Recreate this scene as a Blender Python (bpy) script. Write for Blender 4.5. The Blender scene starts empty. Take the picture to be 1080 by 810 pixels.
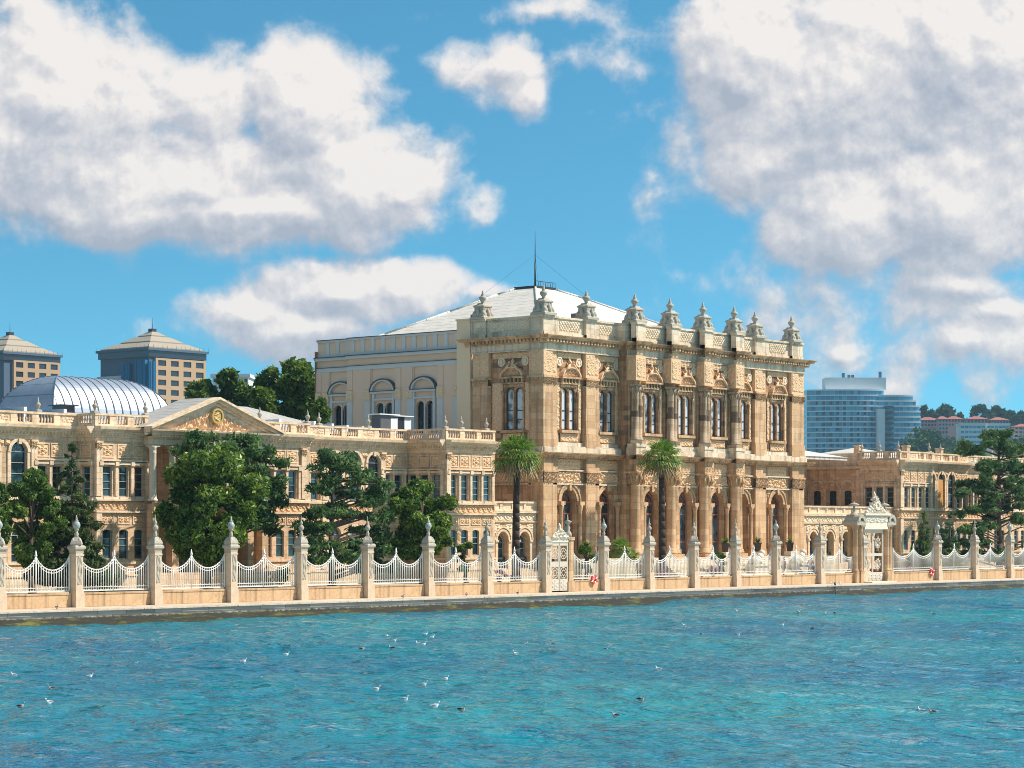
import bpy, math, random
import numpy as np
from mathutils import Vector, Matrix
R = math.radians
random.seed(5); rng = np.random.default_rng(5)
scene = bpy.context.scene
COL = scene.collection

# ------------------------------------------------------------------ camera, sky, sun, exposure
# World axes: X runs along the quay and the palace front, Y points inland, Z is up; quay top is z = 0.
FPX, HOR, CX, CAMH = 2500.0, 560.0, 540.0, 4.6
THETA = math.atan2(2110, 2500); CT, ST = math.cos(THETA), math.sin(THETA)
cam_d = bpy.data.cameras.new('camera'); cam = bpy.data.objects.new('camera', cam_d); COL.objects.link(cam)
cam.location = (0, 0, CAMH)
cam.rotation_euler = (R(90), 0, -math.atan2(CT, ST))
cam_d.sensor_width = 36; cam_d.lens = FPX/1080*36; cam_d.shift_y = 155/1080
cam_d.clip_start = .5; cam_d.clip_end = 9000
scene.camera = cam

SUN_EL, SUN_AZ = R(48), math.atan2(-.71, .70)      # direction towards the sun, angle from +X
sun_dir = Vector((math.cos(SUN_EL)*math.cos(SUN_AZ), math.cos(SUN_EL)*math.sin(SUN_AZ), math.sin(SUN_EL)))
sl = bpy.data.lights.new('sun', 'SUN'); sl.energy = 5.0; sl.angle = R(.5); sl.color = (1, .93, .82)
so = bpy.data.objects.new('sun', sl); COL.objects.link(so); so.location = (60, -60, 120)
so.rotation_euler = sun_dir.to_track_quat('Z', 'Y').to_euler()
scene.view_settings.view_transform = 'Standard'; scene.view_settings.look = 'None'
scene.view_settings.exposure = 0.36; scene.view_settings.gamma = 1
scene.view_settings.use_curve_mapping = False
scene.cycles.max_bounces = 6; scene.cycles.diffuse_bounces = 3; scene.cycles.glossy_bounces = 3
scene.cycles.transparent_max_bounces = 6
scene.cycles.use_denoising = True
scene.cycles.sample_clamp_indirect = 4; scene.cycles.filter_width = .95

def nd(nt, t, **k):
    n = nt.nodes.new(t)
    for a, b in k.items():
        if a == 'inp':
            for i, v in b.items(): n.inputs[i].default_value = v
        else: setattr(n, a, b)
    return n
def mth(nt, op, a, b=None, c=None, clamp=False):
    n = nt.nodes.new('ShaderNodeMath'); n.operation = op; n.use_clamp = clamp
    for i, v in enumerate((a, b, c)):
        if v is None: continue
        if isinstance(v, (int, float)): n.inputs[i].default_value = v
        else: nt.links.new(v, n.inputs[i])
    return n.outputs[0]
def vmth(nt, op, a, b=None):
    n = nt.nodes.new('ShaderNodeVectorMath'); n.operation = op
    for i, v in enumerate((a, b)):
        if v is None: continue
        if isinstance(v, tuple): n.inputs[i].default_value = v
        else: nt.links.new(v, n.inputs[i])
    return n
def ramp(nt, fac, stops, interp='LINEAR'):
    n = nt.nodes.new('ShaderNodeValToRGB'); n.color_ramp.interpolation = interp
    e = n.color_ramp.elements
    while len(e) < len(stops): e.new(.5)
    for i, (p, c) in enumerate(stops):
        e[i].position = p; e[i].color = (c, c, c, 1) if isinstance(c, (int, float)) else (*c, 1)
    nt.links.new(fac, n.inputs[0]); return n.outputs[0]
def mixc(nt, fac, a, b, mode='MIX'):
    n = nt.nodes.new('ShaderNodeMix'); n.data_type = 'RGBA'; n.blend_type = mode
    for i, v in ((0, fac), (6, a), (7, b)):
        if isinstance(v, (int, float)): n.inputs[i].default_value = v
        elif isinstance(v, tuple): n.inputs[i].default_value = (*v, 1)
        else: nt.links.new(v, n.inputs[i])
    return n.outputs[2]
def smooth(nt, v, lo, hi):
    n = nt.nodes.new('ShaderNodeMapRange'); n.interpolation_type = 'SMOOTHSTEP'
    nt.links.new(v, n.inputs[0]); n.inputs[1].default_value = lo; n.inputs[2].default_value = hi
    return n.outputs[0]

# clouds: places in the sky given as tangents (across, up) about the direction inland-and-along the quay
CL = [(50,105,150,95,1),(0,140,150,110,1),(190,195,200,70,1),(330,105,78,70,1),(372,190,104,62,1),(250,218,220,42,1),(60,60,75,48,1),(418,205,44,32,.9),(210,110,120,60,.75),
      (350,315,105,36,.95),(260,335,62,34,.9),(430,305,85,30,.9),(310,350,110,30,.8),(512,304,36,14,.7),
      (528,70,56,42,.85),(560,98,26,32,.7),(560,4,75,16,.36),(670,65,45,34,.22),(690,185,34,26,.24),
      (800,45,95,75,1),(900,85,150,110,1),(1020,70,130,130,1),(795,175,80,58,.95),(900,220,115,66,1),(1000,220,140,85,1),(745,60,40,60,.8),
      (960,330,230,85,.42),(860,250,60,50,.3),(1010,300,110,30,.62),(1020,362,95,30,.7),(888,366,26,17,.6),(930,418,40,26,.62),(1060,330,60,26,.6)]
w = bpy.data.worlds.new('World'); scene.world = w; w.use_nodes = True
nt = w.node_tree; nt.nodes.clear()
g = bpy.data.node_groups.new('cloud_cover', 'ShaderNodeTree')
g.interface.new_socket('P', in_out='INPUT', socket_type='NodeSocketVector')
g.interface.new_socket('D', in_out='OUTPUT', socket_type='NodeSocketFloat')
gi = g.nodes.new('NodeGroupInput'); go = g.nodes.new('NodeGroupOutput')
P = gi.outputs[0]
warp = nd(g, 'ShaderNodeTexNoise', inp={'Scale': 14., 'Detail': 4., 'Roughness': .6}); g.links.new(P, warp.inputs['Vector'])
wv = vmth(g, 'SUBTRACT', warp.outputs['Color'], (.5, .5, .5)); wv2 = vmth(g, 'MULTIPLY', wv.outputs[0], (.030, .024, 0))
PW = vmth(g, 'ADD', P, wv2.outputs[0]).outputs[0]
acc = None
for cx_, cy_, rx, ry, gain in CL:
    gain *= 1.12 if gain >= .95 else 1.
    c = ((cx_-CX)/FPX, (HOR-cy_)/FPX, 0.)
    d = vmth(g, 'SUBTRACT', PW, c); e = vmth(g, 'MULTIPLY', d.outputs[0], (FPX/rx*.74, FPX/ry*.74, 0.)); L = vmth(g, 'LENGTH', e.outputs[0])
    m = mth(g, 'MULTIPLY_ADD', L.outputs['Value'], -gain, gain)
    acc = m if acc is None else mth(g, 'SMOOTH_MAX', acc, m, .12)
# elsewhere in the sky: loose cumulus from noise
sp = nd(g, 'ShaderNodeSeparateXYZ'); g.links.new(P, sp.inputs[0])
far = mth(g, 'MAXIMUM', mth(g, 'SUBTRACT', mth(g, 'ABSOLUTE', sp.outputs[0]), .26), mth(g, 'SUBTRACT', sp.outputs[1], .27))
farm = smooth(g, far, 0, .12)
bn = nd(g, 'ShaderNodeTexNoise', inp={'Scale': 3.2, 'Detail': 3.}); g.links.new(P, bn.inputs['Vector'])
bl = mth(g, 'MULTIPLY', mth(g, 'MULTIPLY_ADD', bn.outputs['Fac'], 4., -2.0), farm)
acc = mth(g, 'MAXIMUM', acc, mth(g, 'SUBTRACT', bl, mth(g, 'SUBTRACT', 1., farm)))
n1 = nd(g, 'ShaderNodeTexNoise', inp={'Scale': 26., 'Detail': 9., 'Roughness': .63, 'Distortion': .1}); g.links.new(P, n1.inputs['Vector'])
n2 = nd(g, 'ShaderNodeTexVoronoi', feature='SMOOTH_F1', inp={'Scale': 46., 'Smoothness': .35}); g.links.new(PW, n2.inputs['Vector'])
dd = mth(g, 'ADD', acc, mth(g, 'MULTIPLY_ADD', n1.outputs['Fac'], 1.25, -.66))
dd = mth(g, 'ADD', dd, mth(g, 'MULTIPLY_ADD', n2.outputs['Distance'], -.40, .12))
g.links.new(dd, go.inputs[0])

tc = nd(nt, 'ShaderNodeTexCoord'); D = tc.outputs['Generated']
fw = mth(nt, 'MAXIMUM', mth(nt, 'ABSOLUTE', vmth(nt, 'DOT_PRODUCT', D, (CT, ST, 0)).outputs['Value']), .08)
ax = mth(nt, 'DIVIDE', vmth(nt, 'DOT_PRODUCT', D, (ST, -CT, 0)).outputs['Value'], fw)
ay = mth(nt, 'DIVIDE', vmth(nt, 'DOT_PRODUCT', D, (0, 0, 1)).outputs['Value'], fw)
cmb = nd(nt, 'ShaderNodeCombineXYZ'); nt.links.new(ax, cmb.inputs[0]); nt.links.new(ay, cmb.inputs[1]); P0 = cmb.outputs[0]
def cover(vec):
    n = nt.nodes.new('ShaderNodeGroup'); n.node_tree = g; nt.links.new(vec, n.inputs[0]); return n.outputs[0]
d0 = cover(P0); d1 = cover(vmth(nt, 'ADD', P0, (.0022, .0044, 0)).outputs[0]); d2 = cover(vmth(nt, 'ADD', P0, (.012, .026, 0)).outputs[0])
alpha = smooth(nt, d0, -.10, .34)
s1 = mth(nt, 'SUBTRACT', d0, d1); s2 = mth(nt, 'SUBTRACT', d0, d2)
lit = mth(nt, 'MULTIPLY_ADD', s1, 1.9, mth(nt, 'MULTIPLY_ADD', s2, .48, .62))
lit = mth(nt, 'SUBTRACT', lit, mth(nt, 'MULTIPLY', smooth(nt, d0, .3, 1.2), .04), clamp=True)
sky = nt.nodes.new('ShaderNodeTexSky'); sky.sky_type = 'NISHITA'; sky.sun_disc = False
sky.sun_elevation = SUN_EL; sky.sun_rotation = math.pi/2 - SUN_AZ
sky.air_density = 1.0; sky.dust_density = .3; sky.ozone_density = 1.6
dz = nd(nt, 'ShaderNodeSeparateXYZ'); nt.links.new(D, dz.inputs[0]); dc = nd(nt, 'ShaderNodeCombineXYZ')
nt.links.new(dz.outputs[0], dc.inputs[0]); nt.links.new(dz.outputs[1], dc.inputs[1]); nt.links.new(mth(nt, 'MULTIPLY_ADD', mth(nt, 'ABSOLUTE', dz.outputs[2]), 2.2, .085), dc.inputs[2])
nt.links.new(vmth(nt, 'NORMALIZE', dc.outputs[0]).outputs[0], sky.inputs[0])
cr = ramp(nt, lit, [(0, (.30, .33, .39)), (.42, (.41, .42, .46)), (.78, (.56, .54, .54)), (1, (.67, .63, .60))])
ccol = vmth(nt, 'MULTIPLY', cr, (10, 10, 10)).outputs[0]
skyc = mixc(nt, 1., sky.outputs[0], (.52, 1.22, 1.20), 'MULTIPLY')
mx = mixc(nt, mth(nt, 'MULTIPLY', alpha, .96), skyc, ccol)
bg = nt.nodes.new('ShaderNodeBackground'); bg.inputs[1].default_value = .11; nt.links.new(mx, bg.inputs[0])
ow = nt.nodes.new('ShaderNodeOutputWorld'); nt.links.new(bg.outputs[0], ow.inputs[0])
w.cycles.sampling_method = 'MANUAL'; w.cycles.sample_map_resolution = 512

# ------------------------------------------------------------------ materials
def mat(name):
    m = bpy.data.materials.new(name); m.use_nodes = True; n = m.node_tree; b = n.nodes['Principled BSDF']
    return m, n, b
def simple(name, col, rough=.6, metal=0, var=.12, scale=3., spec=.3, bump=0):
    m, n, b = mat(name); tc = nd(n, 'ShaderNodeTexCoord')
    t = nd(n, 'ShaderNodeTexNoise', inp={'Scale': scale, 'Detail': 5., 'Roughness': .65}); n.links.new(tc.outputs['Object'], t.inputs['Vector'])
    k = mth(n, 'MULTIPLY_ADD', t.outputs['Fac'], 2*var, 1-var)
    v = vmth(n, 'SCALE', tuple(col)); n.links.new(k, v.inputs['Scale']); n.links.new(v.outputs[0], b.inputs['Base Color'])
    b.inputs['Roughness'].default_value = rough; b.inputs['Metallic'].default_value = metal
    b.inputs['Specular IOR Level'].default_value = spec
    if bump:
        bm = nd(n, 'ShaderNodeBump', inp={'Strength': bump, 'Distance': .05}); n.links.new(t.outputs['Fac'], bm.inputs['Height']); n.links.new(bm.outputs[0], b.inputs['Normal'])
    return m
def stone(name, base, alt, dark=(.20,.14,.09), bw=.95, bh=.42, stain=.5, odd=0., rough=.85):
    """coursed ashlar: block to block colour, weathering patches, rain streaks and joints"""
    m, n, b = mat(name); tc = nd(n, 'ShaderNodeTexCoord'); s = nd(n, 'ShaderNodeSeparateXYZ'); n.links.new(tc.outputs['Object'], s.inputs[0])
    h = mth(n, 'ADD', s.outputs[0], s.outputs[1]); c = nd(n, 'ShaderNodeCombineXYZ'); n.links.new(h, c.inputs[0]); n.links.new(s.outputs[2], c.inputs[1])
    br = nd(n, 'ShaderNodeTexBrick', inp={'Color1': (0, 0, 0, 1), 'Color2': (1, 1, 1, 1), 'Mortar': (.5, .5, .5, 1), 'Scale': 1., 'Mortar Size': .012, 'Mortar Smooth': .3, 'Brick Width': bw, 'Row Height': bh})
    n.links.new(c.outputs[0], br.inputs['Vector'])
    col = mixc(n, br.outputs['Color'], base, alt)
    t = nd(n, 'ShaderNodeTexNoise', inp={'Scale': .55, 'Detail': 7., 'Roughness': .68}); n.links.new(tc.outputs['Object'], t.inputs['Vector'])
    col = mixc(n, mth(n, 'MULTIPLY', smooth(n, t.outputs['Fac'], .50, .72), stain), col, dark)
    st = vmth(n, 'MULTIPLY', tc.outputs['Object'], (2.6, 2.6, .16)); t2 = nd(n, 'ShaderNodeTexNoise', inp={'Scale': 1., 'Detail': 5.}); n.links.new(st.outputs[0], t2.inputs['Vector'])
    col = mixc(n, mth(n, 'MULTIPLY', smooth(n, t2.outputs['Fac'], .48, .68), stain*.8), col, tuple(x*.8 for x in dark))
    if odd:
        od = smooth(n, br.outputs['Color'], 1-odd, 1-odd+.02); col = mixc(n, mth(n, 'MULTIPLY', od, .8), col, dark)
    t3 = nd(n, 'ShaderNodeTexNoise', inp={'Scale': 6., 'Detail': 6., 'Roughness': .7}); n.links.new(tc.outputs['Object'], t3.inputs['Vector'])
    col = mixc(n, 1., col, ramp(n, t3.outputs['Fac'], [(.25, .78), (.75, 1.15)]), 'MULTIPLY')
    col = mixc(n, mth(n, 'MULTIPLY', br.outputs['Fac'], .35), col, tuple(x*.6 for x in dark))
    n.links.new(col, b.inputs['Base Color']); b.inputs['Roughness'].default_value = rough; b.inputs['Specular IOR Level'].default_value = .2
    hh = mth(n, 'SUBTRACT', mth(n, 'MULTIPLY', t3.outputs['Fac'], .6), br.outputs['Fac'])
    bm = nd(n, 'ShaderNodeBump', inp={'Strength': .5, 'Distance': .02}); n.links.new(hh, bm.inputs['Height']); n.links.new(bm.outputs[0], b.inputs['Normal'])
    return m
M = {}
M['gate_paint'] = simple('weathered_cream_ironwork', (.58,.51,.42), .6, var=.25, scale=4)
M['cream'] = stone('cream_limestone', (.74,.48,.28), (.50,.30,.155), stain=.68)
M['ochre'] = stone('ochre_limestone', (.60,.335,.175), (.34,.17,.09), stain=.7, odd=.15)
M['pale'] = stone('pale_weathered_limestone', (.80,.66,.49), (.66,.52,.37), dark=(.30,.24,.17), bw=1.2, bh=.5, stain=.65)
M['column'] = stone('column_limestone', (.74,.48,.28), (.54,.32,.17), bw=2.2, bh=.55, stain=.5)
M['column_dark'] = stone('blotched_column_limestone', (.58,.42,.28), (.42,.28,.17), dark=(.10,.065,.05), bw=2.2, bh=.5, stain=.6, odd=.17)
M['wing'] = stone('sandy_limestone', (.84,.58,.38), (.66,.42,.245), stain=.5, bw=.8, bh=.33)
M['wing_trim'] = stone('light_sandy_limestone', (.88,.67,.47), (.76,.54,.35), dark=(.34,.24,.15), bw=1.4, bh=.4, stain=.45)
M['carved'] = simple('carved_ochre_stone', (.74,.48,.28), .85, var=.32, scale=5, bump=.4)
M['carved_pale'] = simple('carved_pale_stone', (.76,.60,.42), .85, var=.22, scale=5, bump=.4)
M['white_stone'] = simple('white_marble', (.74,.64,.50), .7, var=.25, scale=4, bump=.3)
M['grey_stone'] = simple('grey_weathered_stone', (.44,.38,.30), .9, var=.30, scale=5, bump=.4)
M['pillar'] = simple('pillar_stone', (.62,.48,.34), .85, var=.30, scale=2.5, bump=.3)
M['plinth'] = stone('honey_plinth_stone', (.66,.44,.25), (.50,.31,.17), bw=1.7, bh=.8, stain=.6)
M['gold'] = simple('gilded_plaster', (.52,.34,.12), .5, metal=.1, var=.1)
M['plaster'] = simple('salmon_plaster', (.80,.56,.40), .9, var=.09, scale=.6)
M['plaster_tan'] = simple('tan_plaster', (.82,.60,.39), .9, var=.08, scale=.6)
M['paint_grey'] = simple('blue_grey_paint', (.62,.61,.58), .7, var=.10, scale=.9)
M['lead'] = simple('dark_lead_flashing', (.10,.10,.11), .6, var=.2)
M['glass_roof'] = simple('dark_rooflight_glass', (.03,.035,.05), .15, var=.2, spec=.6)
M['white_iron'] = simple('white_painted_iron', (.76,.74,.69), .5, var=.14, scale=5)
M['dark_iron'] = simple('dark_iron', (.04,.04,.045), .5, var=.2)
M['globe'] = simple('greenish_lamp_glass', (.34,.38,.35), .15, var=.25, scale=6, spec=.6)
M['wood'] = simple('red_brown_wood', (.30,.10,.05), .5, var=.2)
M['frame_white'] = simple('white_window_wood', (.34,.37,.36), .5, var=.06)
M['frame_dark'] = simple('brown_window_wood', (.07,.05,.045), .5, var=.1)
M['red'] = simple('red_buoy_plastic', (.65,.05,.03), .4, var=.05)
M['white'] = simple('white_plastic', (.8,.8,.78), .4, var=.03)
M['terracotta'] = simple('dark_terracotta', (.06,.045,.04), .7, var=.2)
M['tan_render'] = simple('orange_tan_cladding', (.52,.34,.20), .8, var=.06, scale=.3)
M['tower_grey'] = simple('grey_cladding', (.09,.13,.19), .7, var=.1, scale=.3)
M['tarp_blue'] = simple('blue_scaffold_netting', (.02,.16,.32), .7, var=.25, scale=.8)
M['tarp_white'] = simple('grey_white_netting', (.50,.50,.56), .8, var=.15, scale=.6)
M['roof_slate'] = simple('pale_stepped_roofing', (.38,.31,.23), .7, var=.12, scale=.5)
M['white_render'] = simple('white_render', (.72,.73,.74), .7, var=.06, scale=.3)
M['pink_render'] = simple('pinkish_render', (.52,.36,.34), .8, var=.15, scale=.2)
M['red_tiles'] = simple('red_roof_tiles', (.34,.12,.10), .8, var=.2, scale=.6)

def glass(name, dark, light, p=.5):
    m, n, b = mat(name); oi = nd(n, 'ShaderNodeObjectInfo'); tc = nd(n, 'ShaderNodeTexCoord')
    t = nd(n, 'ShaderNodeTexNoise', inp={'Scale': 1.3, 'Detail': 2.}); mp = vmth(n, 'ADD', tc.outputs['Object'], None)
    sc_ = vmth(n, 'SCALE', (37., 17., 5.)); n.links.new(oi.outputs['Random'], sc_.inputs['Scale']); n.links.new(sc_.outputs[0], mp.inputs[1]); n.links.new(mp.outputs[0], t.inputs['Vector'])
    k = mth(n, 'ADD', t.outputs['Fac'], mth(n, 'MULTIPLY_ADD', oi.outputs['Random'], .5, -.25))
    n.links.new(mixc(n, smooth(n, k, p-.12, p+.12), dark, light), b.inputs['Base Color'])
    b.inputs['Roughness'].default_value = .07; b.inputs['Specular IOR Level'].default_value = .8
    bm = nd(n, 'ShaderNodeBump', inp={'Strength': .12, 'Distance': .05}); n.links.new(t.outputs['Fac'], bm.inputs['Height']); n.links.new(bm.outputs[0], b.inputs['Normal'])
    return m
M['glass'] = glass('old_window_glass', (.010,.022,.028), (.05,.11,.13), .54)
M['glass_curtain'] = glass('curtained_window_glass', (.10,.11,.12), (.60,.60,.60), .36)
M['glass_blue'] = glass('blue_curtain_wall_glass', (.02,.17,.32), (.06,.36,.55), .5)

m, n, b = mat('hotel_glazing'); tc = nd(n, 'ShaderNodeTexCoord'); s = nd(n, 'ShaderNodeSeparateXYZ'); n.links.new(tc.outputs['Object'], s.inputs[0])
c = nd(n, 'ShaderNodeCombineXYZ'); n.links.new(mth(n, 'ADD', s.outputs[0], s.outputs[1]), c.inputs[0]); n.links.new(s.outputs[2], c.inputs[1])
br = nd(n, 'ShaderNodeTexBrick', offset=0., inp={'Color1': (.02,.17,.31,1), 'Color2': (.10,.42,.60,1), 'Mortar': (.32,.46,.54,1), 'Scale': 1., 'Mortar Size': .10, 'Brick Width': 2.4, 'Row Height': 3.35}); n.links.new(c.outputs[0], br.inputs['Vector'])
n.links.new(br.outputs['Color'], b.inputs['Base Color']); b.inputs['Roughness'].default_value = .2; M['hotel'] = m
def seamed(name, col, rough, metal, period, axis=0, dark=.6):
    m, n, b = mat(name); tc = nd(n, 'ShaderNodeTexCoord'); s = nd(n, 'ShaderNodeSeparateXYZ'); n.links.new(tc.outputs['Object'], s.inputs[0])
    f = mth(n, 'FRACT', mth(n, 'DIVIDE', s.outputs[axis], period)); e = mth(n, 'ABSOLUTE', mth(n, 'SUBTRACT', f, .5)); ln = smooth(n, e, .44, .5)
    t = nd(n, 'ShaderNodeTexNoise', inp={'Scale': .8, 'Detail': 7., 'Roughness': .7}); n.links.new(tc.outputs['Object'], t.inputs['Vector'])
    c = mixc(n, 1., tuple(col), ramp(n, t.outputs['Fac'], [(.3, .80), (.7, 1.1)]), 'MULTIPLY')
    n.links.new(mixc(n, mth(n, 'MULTIPLY', ln, dark), c, tuple(x*.35 for x in col)), b.inputs['Base Color'])
    b.inputs['Roughness'].default_value = rough; b.inputs['Metallic'].default_value = metal
    bm = nd(n, 'ShaderNodeBump', inp={'Strength': .8, 'Distance': .06}); n.links.new(ln, bm.inputs['Height']); n.links.new(bm.outputs[0], b.inputs['Normal'])
    return m
M['roof_white'] = seamed('weathered_white_sheet_roofing', (.68,.62,.54), .65, 0, .9, 0, .3)
M['roof_grey'] = seamed('grey_lead_sheet_roofing', (.44,.41,.37), .7, 0, .7, 0, .35)
M['dome_metal'] = seamed('bright_zinc_sheet', (.40,.44,.50), .42, .6, .78, 0, .55)

def leafmat(name, a, bcol, c, rough=.55, nscale=1.1):
    m, n, b = mat(name); ge = nd(n, 'ShaderNodeNewGeometry'); tc = nd(n, 'ShaderNodeTexCoord')
    t = nd(n, 'ShaderNodeTexNoise', inp={'Scale': nscale, 'Detail': 3.}); n.links.new(tc.outputs['Object'], t.inputs['Vector'])
    k = mth(n, 'ADD', mth(n, 'MULTIPLY', ge.outputs['Random Per Island'], .6), mth(n, 'MULTIPLY_ADD', t.outputs['Fac'], 1.2, -.4))
    n.links.new(ramp(n, k, [(.1, a), (.5, bcol), (.95, c)]), b.inputs['Base Color'])
    b.inputs['Roughness'].default_value = rough; b.inputs['Specular IOR Level'].default_value = .35
    tr = nd(n, 'ShaderNodeBsdfTranslucent'); n.links.new(ramp(n, k, [(.1, a), (.5, bcol), (.95, c)]), tr.inputs[0])
    ms = nd(n, 'ShaderNodeMixShader', inp={0: .34}); n.links.new(b.outputs[0], ms.inputs[1]); n.links.new(tr.outputs[0], ms.inputs[2])
    n.links.new(ms.outputs[0], n.nodes['Material Output'].inputs[0]); return m
M['leaf_magnolia'] = leafmat('glossy_dark_leaves', (.02,.05,.008), (.10,.19,.022), (.36,.44,.07), .36)
M['leaf_cedar'] = leafmat('blue_green_needles', (.022,.065,.025), (.09,.17,.05), (.22,.33,.10), .6)
M['leaf_conifer'] = leafmat('dark_conifer_needles', (.02,.05,.015), (.07,.11,.03), (.20,.22,.08), .6)
M['leaf_bright'] = leafmat('sunny_yellow_green_leaves', (.04,.09,.008), (.12,.20,.02), (.26,.33,.04), .5)
M['leaf_mid'] = leafmat('mid_green_leaves', (.025,.065,.012), (.10,.18,.03), (.28,.36,.07), .5)
M['leaf_far'] = leafmat('far_hillside_leaves', (.015,.05,.015), (.035,.09,.025), (.07,.14,.04), .7, .05)
M['palm_leaf'] = leafmat('palm_fan_leaves', (.05,.11,.012), (.16,.28,.03), (.34,.42,.07), .45)
M['palm_dead'] = simple('dry_palm_thatch', (.30,.21,.10), .9, var=.3, scale=6)
M['bark'] = simple('brown_bark', (.10,.07,.05), .95, var=.35, scale=5, bump=.6)
M['palm_bark'] = simple('dark_palm_bark', (.06,.04,.032), .95, var=.35, scale=8, bump=.6)
M['flower'] = leafmat('pink_violet_flowers', (.25,.06,.16), (.42,.14,.30), (.6,.30,.42), .6)

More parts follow.
